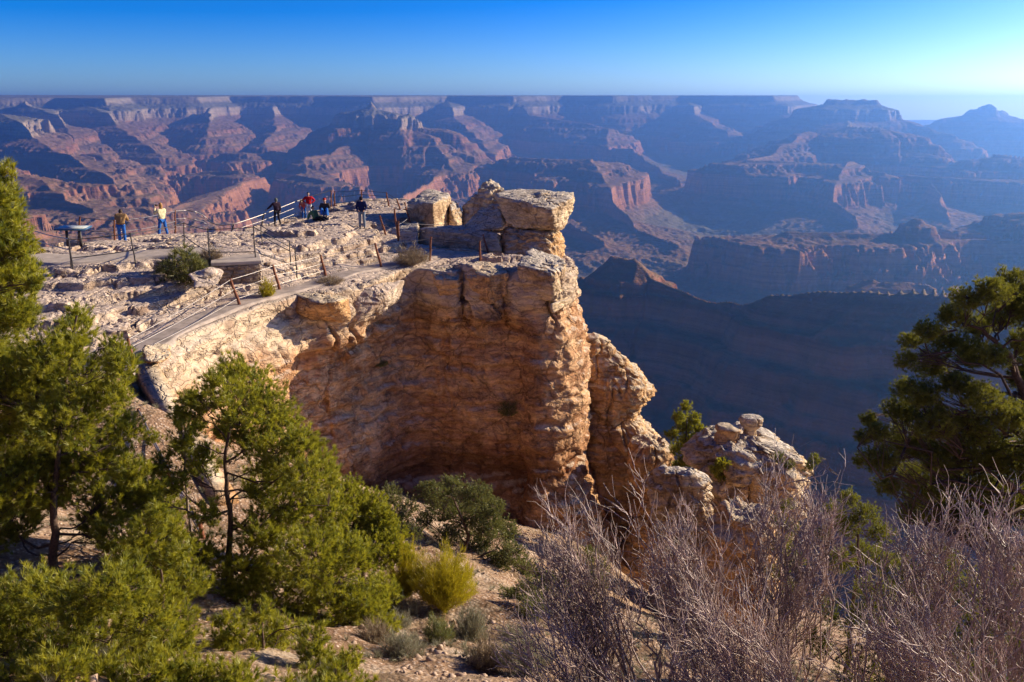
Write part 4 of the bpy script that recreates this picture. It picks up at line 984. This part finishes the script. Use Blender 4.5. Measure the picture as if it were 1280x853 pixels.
def masonry(name, label, a, b, z0, z1, th, seed, mat=M_MASON, cap=False):
    rg = np.random.default_rng(seed); a = np.array(a[:2]); b = np.array(b[:2]); L = np.linalg.norm(b-a); d = (b-a)/L; nn = np.array([-d[1], d[0]]); ang = math.atan2(d[1], d[0])
    V = []; F = []; k = 0; z = z0
    while z < z1-.04:
        h = min(rg.uniform(.11, .22), z1-z); x = -rg.uniform(0, .2)
        while x < L:
            w = rg.uniform(.2, .55); x1 = min(x+w, L)
            if x1-max(x, 0) > .05:
                c = a+d*((max(x, 0)+x1)/2); v, f = box_vq((c[0]+nn[0]*rg.uniform(-.03, .03), c[1]+nn[1]*rg.uniform(-.03, .03), z+h/2), ((x1-max(x, 0))/2-.012, th/2, h/2-.010), ang)
                v += rg.normal(size=v.shape)*.014; V.append(v); F.append(f+k); k += 8
            x = x1
        z += h
    core, f = box_vq(((a+b)[0]/2, (a+b)[1]/2, (z0+z1)/2-.01), (L/2-.02, th/2-.05, (z1-z0)/2-.015), ang); V.append(core); F.append(f+k)
    me = mesh_np(name, np.vstack(V), np.vstack(F))
    bm = bmesh.new(); bm.from_mesh(me); bmesh.ops.bevel(bm, geom=bm.edges[:], offset=.015, segments=1, affect='EDGES'); bm.to_mesh(me); bm.free()
    o = add(name, me, mat); return tag(o, label, 'wall')
ln = (l1-l0)[:2]; ln = ln/np.linalg.norm(ln); nb = np.array([-ln[1], ln[0]])
masonry('masonry_wall', 'shaded dry stone wall under the concrete landing', l0[:2]+nb*.22+ln*.05, l1[:2]+nb*.22-ln*.05, LZ-1.25, LZ-.143, .34, 3)
# stair flight
st = thing('stone_steps', 'flight of stone steps from the landing down to the lower path', 'steps', tuple(l1))
s0 = (l1+l2)[:2]/2; e0 = onz(371, 346, -6.95)[:2]; dv = e0-s0; Ls = np.linalg.norm(dv); dv /= Ls; ang = math.atan2(dv[1], dv[0]); n = 6
for i in range(n):
    zt_ = LZ-(i+1)*(1.0/(n+.3)); c = s0+dv*(Ls*(i+.5)/n)
    me = boxes_mesh('step', [((c[0]-l1[0], c[1]-l1[1], zt_-.35-l1[2]), (Ls/n/2-.002, .62, .35), ang)], .012)
    add('step', me, M_MASON if i % 2 else M_CONC, st)

def railing(name, label, posts, f=None, rails=(1.0, .55), r_post=.035, r_rail=.018, m_post=M_RUST, m_rail=M_PIPE, tops=True, lean=0, square=False, extra=None, group=None):
    B = []; T = []
    for p in posts:
        b = hit(p[0], p[1], f) if len(p) == 4 else at(p[0], p[1], p[4])
        t = at(p[2], p[3], b[1]-lean); B.append(b); T.append(t)
    root = thing(name, label, 'railing', tuple(B[0]), group)
    for b, t in zip(B, T):
        d = t-b; q = np.array([b-d*.12, b+d*.3+[.012, 0, 0], b+d*.7-[.012, 0, 0], b+d*1.03])
        V, Q = tubes([(q, np.array([r_post*1.1, r_post*1.05, r_post*.9, r_post*.85]))], 8)
        o = add('post', mesh_np('post', V-B[0], Q, smooth=True), m_post, root)
    for k in rails:
        pts = [b+(t-b)*k for b, t in zip(B, T)]; P = []
        for a, b in zip(pts[:-1], pts[1:]):
            for u in np.linspace(0, 1, 7)[:-1]: P.append(a+(b-a)*u-[0, 0, .02*np.linalg.norm(b-a)*4*u*(1-u)*.5])
        P.append(pts[-1]); P = np.array(P)
        V, Q = tubes([(P, np.full(len(P), r_rail))], 6)
        add('rail', mesh_np('rail', V-B[0], Q, smooth=True), m_rail, root)
    return root, B, T
railing('path_railing', 'thin dark railing of pipe posts along the front of the upper path', [(91,336,86,300),(169,328,163,292),(230,306,230,279),(262,329,260,287),(319,326,317,284),(371,347,369,312)],
        rails=(1.0, .42), r_post=.028, r_rail=.02, m_post=M_DARK, m_rail=M_DARK)
railing('path_railing', 'silver topped railing descending from the left edge to the sign', [(2,316,0,268),(40,316,38,287),(89,334,86,299)], rails=(1.0, .62), r_post=.028, r_rail=.026, m_post=M_DARK)
railing('stair_railing', 'second dark handrail on the far side of the steps', [(328,308,326,282),(363,329,362,302)], rails=(1.0, .6), r_post=.026, r_rail=.02, m_post=M_DARK, m_rail=M_DARK)
railing('rim_railing', 'silver railing with a rusty post behind the two left visitors', [(98,303,100,272),(143,304,143,276),(219,290,219,264)], rails=(1.0, .5, .15), r_post=.045, r_rail=.02)
# the rail that sweeps along the far rim
def sweep_rail():
    b = [hit(219, 290), hit(289, 291), hit(327, 282), hit(412, 260)]
    root = thing('rim_railing', 'bright steel railing curving down and up along the far rim past the hooded walker', 'railing', tuple(b[0]))
    Y = {219: b[0][1], 245: b[0][1]+1.2, 262: b[0][1]+2.6, 275: b[1][1], 289: b[1][1], 327: b[2][1], 375: 57.5, 414: 58.5}
    b[3] = at(414, 257, 58.5)
    for off, rr in ((0, .028), (10, .017), (20, .017)):
        pl = [(219,264,219),(232,263,245),(245,265,245),(255,270,262),(264,279,262),(275,282,275),(291,281,289),(330,268,327),(375,250,375),(414,238,414)]
        P = np.array([at(x, y+off*(1 if x < 250 else .75), Y[k]) for x, y, k in pl])
        t = np.linspace(0, len(P)-1, 60); P = np.stack([np.interp(t, range(len(P)), P[:, i]) for i in range(3)], -1)
        for _ in range(3): P[1:-1] = (P[:-2]+P[1:-1]*2+P[2:])/4
        V, Q = tubes([(P, np.full(len(P), rr))], 8); add('rail', mesh_np('rail', V-b[0], Q, smooth=True), M_PIPE, root)
    for bb, (tx, ty) in zip(b[1:], ((292, 281), (330, 267), (414, 239))):
        t = at(tx, ty, bb[1]); V, Q = tubes([(np.array([bb-(t-bb)*.1, (bb+t)/2, t]), np.array([.05, .045, .04]))], 8)
        add('post', mesh_np('post', V-b[0], Q, smooth=True), M_RUST if tx > 400 else M_DARK, root)
sweep_rail()
railing('rim_railing', 'thin cable railing at the far edge behind the man in the blue jacket', [(418,258,418,240),(452,256,452,238),(486,259,483,241),(500,262,496,249)], rails=(1.0, .72, .35), r_post=.05, r_rail=.014, m_rail=M_DARK)
railing('rim_railing', 'railing of leaning rusty posts between the lower path and the cliff', [(166,452,160,424),(300,383,288,349),(350,364,341,332),(407,345,401,320),(477,336,469,305)], rails=(.98, .62, .28), r_post=.055, r_rail=.013)
railing('rim_railing', 'rusty railing looping round the rounded ledge above the wall', [(477,336,469,305),(537,326,539,297),(600,329,600,302),(610,316,604,294),(584,304,583,287),(561,300,561,280),(498,302,498,277),(482,294,475,270)], rails=(.95, .55), r_post=.05, r_rail=.014, m_rail=M_DARK)
railing('rim_railing', 'short run of leaning posts climbing beside the cube boulder', [(498,302,493,262),(516,290,506,254),(528,286,519,262)], rails=(.9, .5), r_post=.05, r_rail=.02)
gzf = gz
r4 = [(178,548,173,512,22.6),(222,622,208,580,20.2),(262,700,250,655,17.8)]
railing('trail_railing', 'steel railing with rusty posts dropping behind the forked pine', r4, rails=(1.0, .8, .55), r_post=.055, r_rail=.022)
# sloping coping wall beside the dropping trail
def coping():
    A = [at(182, 455, 25), at(206, 500, 23.6), at(240, 556, 22), at(282, 625, 20)]
    root = None; V = []; Q = []; k = 0; rg = np.random.default_rng(9)
    P, t, s = resample([a[:2] for a in A], 2.2, False); Zs = np.interp(t, s, [a[2] for a in A])
    for i in range(len(P)-1):
        c = (P[i]+P[i+1])/2; d = P[i+1]-P[i]; L = np.linalg.norm(d); ang = math.atan2(d[1], d[0])
        v, q = box_vq((c[0], c[1], 0), (L/2-.004, .34, .45), ang)
        v[:, 2] += (Zs[i]+Zs[i+1])/2-.45; sl = (Zs[i+1]-Zs[i])/L
        v[:, 2] += ((v[:, 0]-c[0])*d[0]+(v[:, 1]-c[1])*d[1])/L*sl
        v += rg.normal(size=v.shape)*.006; V.append(v); Q.append(q+k); k += 8
    me = mesh_np('wall', np.vstack(V), np.vstack(Q)); bm = bmesh.new(); bm.from_mesh(me); bmesh.ops.bevel(bm, geom=bm.edges[:], offset=.02, segments=2, affect='EDGES'); bm.to_mesh(me); bm.free()
    tag(add('parapet_wall', me, M_ORANGE), 'sunlit low stone parapet sloping down beside the trail at the left', 'wall')
coping()
# interpretive sign
def sign():
    b1 = hit(91, 312); y = b1[1]; a = at(74, 287, y+.1); r = at(112, 284, y+.1)
    root = thing('information_sign', 'slanted blue edged information panel on two dark legs', 'sign', tuple(b1))
    cx = (a[0]+r[0])/2; z = (a[2]+r[2])/2; w = (r[0]-a[0])/2
    M_BLUE = mat_plain('sign_frame_blue', (.035,.10,.20), .45, nscale=6, var=.2, spec=.4); M_PAN = mat_plain('sign_panel_print', (.42,.44,.40), .35, nscale=2.5, var=.5, spec=.4)
    def slant(c, h, name, mat, up=0):
        v, q = box_vq((0, 0, 0), h); R = Matrix.Rotation(math.radians(5), 3, 'X')
        v = np.array([R @ Vector(p+np.array([0, 0, up])) for p in v])+np.array(c)-b1
        me = mesh_np(name, v, q); bm = bmesh.new(); bm.from_mesh(me); bmesh.ops.bevel(bm, geom=bm.edges[:], offset=.008, segments=2, affect='EDGES'); bm.to_mesh(me); bm.free()
        return add(name, me, mat, root)
    slant((cx, y, z+.02), (w, .38, .035), 'panel_frame', M_BLUE); slant((cx, y, z+.02), (w-.06, .33, .004), 'panel', M_PAN, .042)
    for sx in (-.52, .42):
        x = cx+sx*w*.9; g = topz(x, y)
        add('leg', boxes_mesh('leg', [((x-b1[0], y-b1[1], (z-.04+g-.1)/2-b1[2]), (.055, .05, (z-.04-g+.1)/2), 0)], .008), M_DARK, root)
sign()

# plants that stand on the rock
p = hit(228, 352); yb = np.array([p[0], p[1]+.2, p[2]])
def spiky(name, label, base, w, h, n, seed, leaf=L_YUC, L=.34, bw=.03):
    rg = np.random.default_rng(seed); root = thing(name, label, 'shrub', tuple(base))
    q = rg.normal(size=(n, 3)); q[:, 2] = np.abs(q[:, 2]); q /= np.linalg.norm(q, axis=1)[:, None]; q *= (rg.uniform(.2, 1, n)**.4)[:, None]
    P = q*[w, w*.8, h]; P[:, 2] *= 1+.3*noise2(P[:, 0]*2, P[:, 1]*2, seed); D = q*[1, 1, .9]+rg.normal(size=(n, 3))*.25; D[:, 2] += .35; D /= np.linalg.norm(D, axis=1)[:, None]
    V = blades(P, D, 16, L, bw, 1.1, rg, back=.15); add('foliage', tri_mesh('foliage', V, 0.0, 16, seed), leaf, root)
    ln = [(np.array([[P[i, 0]*.2, P[i, 1]*.2, -.1], P[i]*.6, P[i]]), np.array([.02, .014, .008])) for i in range(0, n, 5)]
    V, Q = tubes(ln, 4); add('stems', mesh_np('stems', V, Q), M_BARK, root); return root
spiky('yucca_shrub', 'large spiky green shrub below the upper path railing', yb, 1.05, 1.25, 210, 31)
wisp('dry_shrub', 'dry brown twigs at the right foot of the spiky shrub', 'shrub', hit(266, 345), .5, .5, L_DRY, 32, 500, .16, .012, sp=.9)
wisp('rabbitbrush', 'small round yellow bush beside the rusty rail post', 'shrub', hit(334, 372), .38, .62, L_YEL, 33, 700, .10, .014, sp=.8)
wisp('dry_shrub', 'wide twiggy bush hanging over the notch in the rim', 'shrub', hit(515, 331), 1.0, .8, L_DRY, 34, 1100, .18, .012, sp=1.0)
wisp('dry_shrub', 'flat tuft of dry grass on the rim over the brown boulder', 'shrub', hit(412, 354), .7, .22, L_DRY, 35, 500, .16, .012, sp=.9)
spiky('green_shrub', 'little yellow leaved plant at the foot of the first silver rail', hit(48, 317), .30, .55, 26, 36, L_YEL, .14, .035)

wisp('cliff_shrub', 'green shrub clinging to the middle of the shaded wall', 'shrub', wall_at(634, 522), .55, .75, L_JUN, 37, 700, .12, .014, sp=.9)
wisp('cliff_shrub', 'small dark tuft on a ledge in the left half of the shaded wall', 'shrub', wall_at(478, 458), .40, .32, L_JUN, 38, 300, .12, .014, sp=.9)
# ------------------------------------------------------------------ people
def skin(name, verts, edges, radii, root=0, sub=1):
    me = bpy.data.meshes.new(name); me.from_pydata([tuple(v) for v in verts], edges, [])
    o = bpy.data.objects.new(name, me); COL.objects.link(o)
    sk = o.modifiers.new('s', 'SKIN'); sk.use_smooth_shade = True
    for i, r in enumerate(radii):
        r = r if isinstance(r, tuple) else (r, r)
        me.skin_vertices[0].data[i].radius = r; me.skin_vertices[0].data[i].use_root = (i == root)
    sb = o.modifiers.new('b', 'SUBSURF'); sb.levels = sub; sb.render_levels = sub
    dg = bpy.context.evaluated_depsgraph_get(); m = bpy.data.meshes.new_from_object(o.evaluated_get(dg))
    bpy.data.objects.remove(o); m.name = name; return m
def join_meshes(name, ms):
    bm = bmesh.new()
    for m in ms: bm.from_mesh(m)
    out = bpy.data.meshes.new(name); bm.to_mesh(out); bm.free()
    out.polygons.foreach_set('use_smooth', np.ones(len(out.polygons), bool)); return out
def ell(c, r, sub=3, fn=None):
    d, F = ico(sub); V = d*np.array(r)
    if fn: V = fn(d, V)
    return mesh_np('e', V+np.array(c), None, F, smooth=True)
M_SKIN = mat_plain('skin', (.45,.27,.19), .6, nscale=20, var=.1, bump=.05)
def cloth(name, col): return mat_plain(name, col, .9, nscale=9, var=.28, bump=.5, bd=.02, spec=.1)
STAND = dict(pelvis=(0,0,.96), waist=(0,0,1.10), chest=(0,.01,1.33), neck=(0,0,1.49), head=(0,.02,1.64),
    shL=(-.19,0,1.42), elL=(-.25,-.02,1.13), wrL=(-.26,.06,.88), shR=(.19,0,1.42), elR=(.25,-.02,1.13), wrR=(.26,.06,.88),
    hpL=(-.10,0,.90), knL=(-.11,.02,.50), anL=(-.12,-.02,.09), hpR=(.10,0,.90), knR=(.11,.02,.50), anR=(.12,-.02,.09))
def person(label, loc, rz, jacket, trousers, shoes, hair, scale=1.0, pose={}, hat=None, hood=False, longhair=False, bulk=1.0, name='person', group=None, look=(0, 1, 0)):
    J = dict(STAND); J.update(pose); J = {k: np.array(v, float) for k, v in J.items()}
    root = thing(name, label, 'person', tuple(loc), group, rz); root.scale = (scale,)*3
    lk = np.array(look, float); lk /= np.linalg.norm(lk); hz = Vector(lk)
    def hd(el, w): return el
    # body: torso, limbs, then head and hands merged into the same mesh
    names = ['pelvis','waist','chest','neck','head','shL','elL','wrL','shR','elR','wrR','hpL','knL','anL','hpR','knR','anR']
    ix = {n: i for i, n in enumerate(names)}
    ed = [('pelvis','waist'),('waist','chest'),('chest','neck'),('neck','head'),('chest','shL'),('shL','elL'),('elL','wrL'),('chest','shR'),('shR','elR'),('elR','wrR'),('pelvis','hpL'),('hpL','knL'),('knL','anL'),('pelvis','hpR'),('hpR','knR'),('knR','anR')]
    R = dict(pelvis=(.13,.10), waist=(.12,.09), chest=(.14,.10), neck=.055, head=.06, shL=.06, elL=.042, wrL=.028, shR=.06, elR=.042, wrR=.028, hpL=.085, knL=.058, anL=.04, hpR=.085, knR=.058, anR=.04)
    body = skin('b', [J[n] for n in names], [(ix[a], ix[b]) for a, b in ed], [R[n] for n in names], 0, 1)
    rot = Vector((0, 1, 0)).rotation_difference(hz).to_matrix(); rm = np.array(rot)
    def face(d, V):
        V = V.copy(); V[:, 0] *= 1-.18*np.clip(-d[:, 2], 0, 1)                       # jaw narrows
        V[:, 1] += .028*np.exp(-((d[:, 0]/.16)**2+((d[:, 2]+.12)/.18)**2))*(d[:, 1] > 0)   # nose
        V[:, 1] -= .012*np.exp(-(((np.abs(d[:, 0])-.34)/.13)**2+((d[:, 2]-.08)/.12)**2))*(d[:, 1] > 0)  # eye sockets
        V[:, 1] += .008*np.exp(-((d[:, 0]/.3)**2+((d[:, 2]+.48)/.08)**2))*(d[:, 1] > 0)    # mouth
        V[:, 0] += .016*np.sign(d[:, 0])*np.exp(-((d[:, 1]/.16)**2+((d[:, 2]+.05)/.22)**2))*(np.abs(d[:, 0]) > .8)  # ears
        return V@rm.T
    ms = [body, ell(J['head'], (.078, .098, .118), 4, face)]
    for sd in 'LR':
        w = J['wr'+sd]; d = w-J['el'+sd]; d /= np.linalg.norm(d); sx = -1 if sd == 'L' else 1
        side = np.cross(d, [0, 1, 0.2]); side /= np.linalg.norm(side)+1e-9; pn = np.cross(side, d)
        ms.append(skin('h', [w-d*.01, w+d*.045, w+d*.085], [(0, 1), (1, 2)], [(.026,.018), (.036,.016), (.034,.013)]))
        for q, (o, L) in enumerate(((-.030, .066), (-.011, .076), (.009, .070), (.028, .056))):
            a = w+d*.075+side*o; ms.append(skin('f', [a, a+d*L*.5+pn*.006, a+d*L+pn*.024], [(0, 1), (1, 2)], [.0095, .009, .007], 0, 1))
        a = w+d*.02+side*.026*-sx; ms.append(skin('f', [a, a-side*sx*.022+d*.028, a-side*sx*.026+d*.058], [(0, 1), (1, 2)], [.011, .010, .008], 0, 1))
    add('body', join_meshes('body', ms), M_SKIN, root)
    b = bulk
    nm = ['waist','chest','neck','shL','elL','wrL','shR','elR','wrR','pelvis']; ii = {n: i for i, n in enumerate(nm)}
    pos = {n: J[n].copy() for n in nm}; pos['neck'] = J['chest']+(J['neck']-J['chest'])*.8; pos['pelvis'] = J['pelvis']*.75+J['waist']*.25
    for sd in 'LR': pos['wr'+sd] = J['el'+sd]+(J['wr'+sd]-J['el'+sd])*.95
    RR = dict(pelvis=(.165*b,.13*b), waist=(.155*b,.125*b), chest=(.17*b,.13*b), neck=(.075,.075), shL=.085*b, elL=.063*b, wrL=.045, shR=.085*b, elR=.063*b, wrR=.045)
    E = [('waist','pelvis'),('waist','chest'),('chest','neck'),('chest','shL'),('shL','elL'),('elL','wrL'),('chest','shR'),('shR','elR'),('elR','wrR')]
    jk = skin('jacket', [pos[n] for n in nm], [(ii[a], ii[c]) for a, c in E], [RR[n] for n in nm], 0, 2)
    add('jacket', jk, jacket, root)
    nm = ['pelvis','hpL','knL','anL','hpR','knR','anR']; ii = {n: i for i, n in enumerate(nm)}
    pos = {n: J[n].copy() for n in nm}
    E = [('pelvis','hpL'),('hpL','knL'),('knL','anL'),('pelvis','hpR'),('hpR','knR'),('knR','anR')]
    RR = dict(pelvis=(.145,.12), hpL=.10, knL=.075, anL=.062, hpR=.10, knR=.075, anR=.062)
    add('trousers', skin('trousers', [pos[n] for n in nm], [(ii[a], ii[c]) for a, c in E], [RR[n] for n in nm], 0, 2), trousers, root)
    for sd in 'LR':
        a = J['an'+sd]; fd = J['kn'+sd]-J['hp'+sd]; fdir = np.array([0, 1, 0.])
        if abs((J['an'+sd]-J['kn'+sd])[1]) > .25: fdir = np.array([0, .7, .7])
        a0 = a-[0, 0, .03]; me = skin('shoe', [a0-fdir*.05, a0+fdir*.06-[0, 0, .015], a0+fdir*.17-[0, 0, .025]], [(0, 1), (1, 2)], [(.05,.05), (.046,.04), (.038,.028)], 0, 1)
        add('shoe', me, shoes, root)
    def hfn(d, V):
        V = V.copy(); k = (d[:, 1] > .25) & (d[:, 2] < .35); V[k] *= .72
        if longhair: 
            lo = (d[:, 2] < -.2) & (d[:, 1] < .1); V[lo, 2] -= .13
        return V@rm.T
    hr = ell(J['head']+rm@np.array([0, -.012, .016]), (.088, .104, .124), 3, hfn)
    add('hair', hr, hair, root)
    if hat is not None:
        def cp(d, V):
            V = V.copy(); V[:, 2] = np.maximum(V[:, 2], .01); br = (d[:, 1] > .55) & (d[:, 2] < .3); V[br, 1] += .07; return V@rm.T
        add('cap', ell(J['head']+rm@np.array([0, -.005, .035]), (.096, .112, .10), 3, cp), hat, root)
    if hood:
        def hf(d, V):
            V = V.copy(); k = d[:, 1] > .45; V[k] *= .8; return V@rm.T
        add('hood', ell(J['head']+rm@np.array([0, -.03, .0]), (.108, .118, .145), 3, hf), hood, root)
    return root
JEAN = cloth('blue_denim', (.03,.13,.42)); JEAN2 = cloth('grey_denim', (.16,.21,.28)); WHITE = cloth('white_cloth', (.72,.70,.66)); DARKC = cloth('dark_cloth', (.02,.018,.025))
TAN = cloth('tan_jacket', (.26,.155,.07)); CREAM = cloth('cream_sweater', (.68,.60,.36)); PLUM = cloth('dark_plum_coat', (.035,.02,.035)); RED = cloth('red_jacket', (.48,.015,.02)); PINK = cloth('coral_shirt', (.60,.10,.09))
GREEN = cloth('green_jacket', (.12,.24,.11)); NAVY = cloth('navy_jacket', (.012,.018,.075)); H_BR = mat_plain('brown_hair', (.05,.028,.018), .6, nscale=30); H_BL = mat_plain('blond_hair', (.38,.20,.07), .6, nscale=30); H_DK = mat_plain('dark_hair', (.012,.010,.009), .5, nscale=30)
GREY = cloth('grey_hood', (.14,.15,.12)); BLUE = cloth('blue_cap', (.05,.1,.3)); M_SHOE = cloth('white_shoe', (.7,.68,.62)); M_DSHOE = cloth('dark_shoe', (.02,.02,.02)); REDC = cloth('red_cap', (.4,.03,.02)); M_CAM = mat_plain('camera_black', (.02,.02,.02), .4)
def stand_at(px, py, y=None, up=0):
    p = hit(px, py) if y is None else at(px, py, y); return p+np.array([0, 0, up])
person('hunched visitor in a tan jacket and bright blue jeans leaning on the rim rail', hit(154,307), math.radians(12), TAN, JEAN, M_SHOE, H_BR, 1.02,
    dict(waist=(0,.05,1.10), chest=(0,.17,1.30), neck=(0,.26,1.42), head=(-.02,.34,1.51), shL=(-.19,.20,1.37), elL=(-.25,.38,1.16), wrL=(-.12,.58,1.13), shR=(.19,.20,1.37), elR=(.25,.36,1.14), wrR=(.13,.58,1.12)), bulk=1.2, look=(-.3,1,-.7))
person('visitor in a cream sweater and jeans holding a camera up to the face', hit(205,298), math.radians(52), CREAM, JEAN, M_SHOE, H_BL, 1.03,
    dict(elL=(-.30,.16,1.22), wrL=(-.12,.33,1.52), elR=(.30,.16,1.22), wrR=(.12,.33,1.52), anL=(-.20,.08,.09), anR=(.17,-.12,.09), knL=(-.16,.06,.5), knR=(.14,-.03,.5)), longhair=True, look=(0,1,.05), bulk=.95)
cp = hit(205,298); th = math.radians(52)
cb = boxes_mesh('camera', [((0, 0, 0), (.07, .03, .045), 0), ((0, .055, 0), (.032, .03, .032), 0)], .008)
co_ = add('camera_body', cb, M_CAM, loc=(cp[0]-math.sin(th)*.40, cp[1]+math.cos(th)*.40, cp[2]+1.62*1.03)); co_.rotation_euler = (0, 0, th); tag(co_, 'small dark camera held up by the visitor in the cream sweater', 'camera')
person('dark coated walker with a grey hood steadying one hand on the curved rail', stand_at(347,281), math.radians(35), PLUM, DARKC, M_DSHOE, H_DK, .96,
    dict(elL=(-.40,.10,1.20), wrL=(-.58,.20,1.04), knL=(-.10,.14,.52), anL=(-.10,.20,.10), knR=(.10,.0,.5), anR=(.12,-.22,.12)), hood=GREY, bulk=1.15)
person('dark haired person in a red jacket and white trousers with hands on hips', stand_at(387,273), math.radians(200), RED, WHITE, M_SHOE, H_DK, .98,
    dict(elL=(-.42,-.06,1.18), wrL=(-.17,.06,1.02), elR=(.42,-.06,1.18), wrR=(.17,.06,1.02)), bulk=1.1)
pb = stand_at(380.5,273.5)
person('person in a coral shirt and blue jeans crouching against the red jacketed one', pb, math.radians(170), PINK, JEAN, M_DSHOE, H_BR, .86,
    dict(waist=(0,.10,1.05), chest=(0,.22,1.22), neck=(0,.30,1.33), head=(0,.38,1.42), shL=(-.18,.22,1.3), shR=(.18,.22,1.3), elL=(-.2,.3,1.02), wrL=(-.1,.36,.8), elR=(.2,.3,1.02), wrR=(.1,.36,.8)), look=(0,1,-.8))
SIT = dict(pelvis=(0,0,.12), waist=(0,-.03,.28), chest=(0,-.02,.50), neck=(0,.02,.66), head=(0,.05,.81), shL=(-.19,0,.60), elL=(-.26,.10,.34), wrL=(-.18,.32,.36), shR=(.19,0,.60), elR=(.26,.10,.34), wrR=(.18,.32,.36),
    hpL=(-.10,.03,.13), knL=(-.14,.40,.42), anL=(-.14,.62,.08), hpR=(.10,.03,.13), knR=(.14,.40,.42), anR=(.14,.62,.08))
person('seated visitor in a green jacket reclining on the rock', stand_at(395,274), math.radians(240), GREEN, DARKC, M_DSHOE, H_BR, 1.0, dict(SIT, chest=(0,-.16,.44), neck=(0,-.20,.58), head=(0,-.20,.73), shL=(-.19,-.16,.53), shR=(.19,-.16,.53), elL=(-.3,-.3,.3), wrL=(-.32,-.36,.06), elR=(.3,-.3,.3), wrR=(.32,-.36,.06), knL=(-.14,.5,.2), anL=(-.14,.9,.08), knR=(.14,.5,.2), anR=(.14,.9,.08)), bulk=1.25)
person('seated visitor in a dark jacket and red cap hugging the knees', stand_at(407,273), math.radians(185), cloth('charcoal_jacket', (.06,.045,.04)), JEAN, M_DSHOE, H_BR, 1.12, SIT, hat=REDC, bulk=1.1)
person('man in a navy jacket and grey jeans looking down on the open platform', hit(453,286), math.radians(188), NAVY, JEAN2, M_DSHOE, H_BR, 1.0,
    dict(head=(0,.06,1.62), elL=(-.26,.02,1.14), wrL=(-.16,.22,1.02), elR=(.26,.02,1.14), wrR=(.16,.22,1.02)), hat=DARKC, bulk=1.12, look=(0,1,-.7))
# ------------------------------------------------------------------ countless small stones
def rubble(name, label, f, pts, mat, seed, s0, s1):
    rg = np.random.default_rng(seed); d, F = ico(1); n = len(pts); m = len(d)
    sz = s0*(s1/s0)**(rg.uniform(0, 1, n)**2.2)
    V = d[None]*sz[:, None, None]*rg.uniform(.35, 1.3, (n, 1, 3))*(1+.28*rg.normal(size=(n, m, 1)).clip(-1.5, 1.5)); V[:, :, 2] *= .55
    a = rg.uniform(0, 2*PI, n); c, s = np.cos(a)[:, None], np.sin(a)[:, None]
    X = V[:, :, 0]*c-V[:, :, 1]*s; Y = V[:, :, 0]*s+V[:, :, 1]*c
    z = f(pts[:, 0], pts[:, 1])
    V = np.stack([X+pts[:, :1], Y+pts[:, 1:2], V[:, :, 2]+(z+sz*.12)[:, None]], -1)
    Fs = (F[None]+(np.arange(n)*m)[:, None, None]).reshape(-1, 3)
    return tag(add(name, mesh_np(name, V.reshape(-1, 3), None, Fs), mat), label, 'stones', kind='stuff')
rg = np.random.default_rng(77)
M_SCREE = mat_plain('scree_stone', (.42,.30,.215), .95, nscale=5, var=.4, bump=.5, bd=.01, spec=.05)
q = np.stack([rg.uniform(-14, 14, 26000), rg.uniform(7, 34, 26000)], -1)
k = (fbm2(q[:, 0]/2.5, q[:, 1]/2.5, 3, 7)+rg.uniform(-.35, .35, len(q)) > .0) & ~in_poly(q[:, 0], q[:, 1], RIMP) & (pdist(q[:, 0], q[:, 1], PATH_C) > .6)
rubble('scree', 'loose pale stones scattered over the reddish slope', ground_z, q[k], M_SCREE, 5, .010, .11)
q = np.stack([rg.uniform(-24, 3, 3600), rg.uniform(22, 60, 3600)], -1)
k = in_poly(q[:, 0], q[:, 1], RIMP) & (np.minimum(pdist(q[:, 0], q[:, 1], PATH_B), pdist(q[:, 0], q[:, 1], PATH_A)) > .9) & (fbm2(q[:, 0]/3, q[:, 1]/3, 3, 8) > -.02)
rubble('rock_chips', 'broken stone chips lying on the bedrock platform', top_z, q[k], M_TOP, 6, .02, .13)
# dry grass tufts between the stones
q = np.stack([rg.uniform(-12, 7, 3800), rg.uniform(8, 27, 3800)], -1); q = q[~in_poly(q[:, 0], q[:, 1], RIMP)]; q = q[fbm2(q[:, 0]/2, q[:, 1]/2, 3, 18) > .02]
P = np.stack([q[:, 0], q[:, 1], ground_z(q[:, 0], q[:, 1])+.02], -1); D = rg.normal(size=P.shape)*.3; D[:, 2] = 1; D /= np.linalg.norm(D, axis=1)[:, None]
V = blades(P, D, 60, .16, .006, .9, rg, back=.1)
tag(add('dry_grass', tri_mesh('dry_grass', V, 0.0, 60, 5), L_SAGE), 'dry grass tufts on the slope', 'grass', kind='stuff')
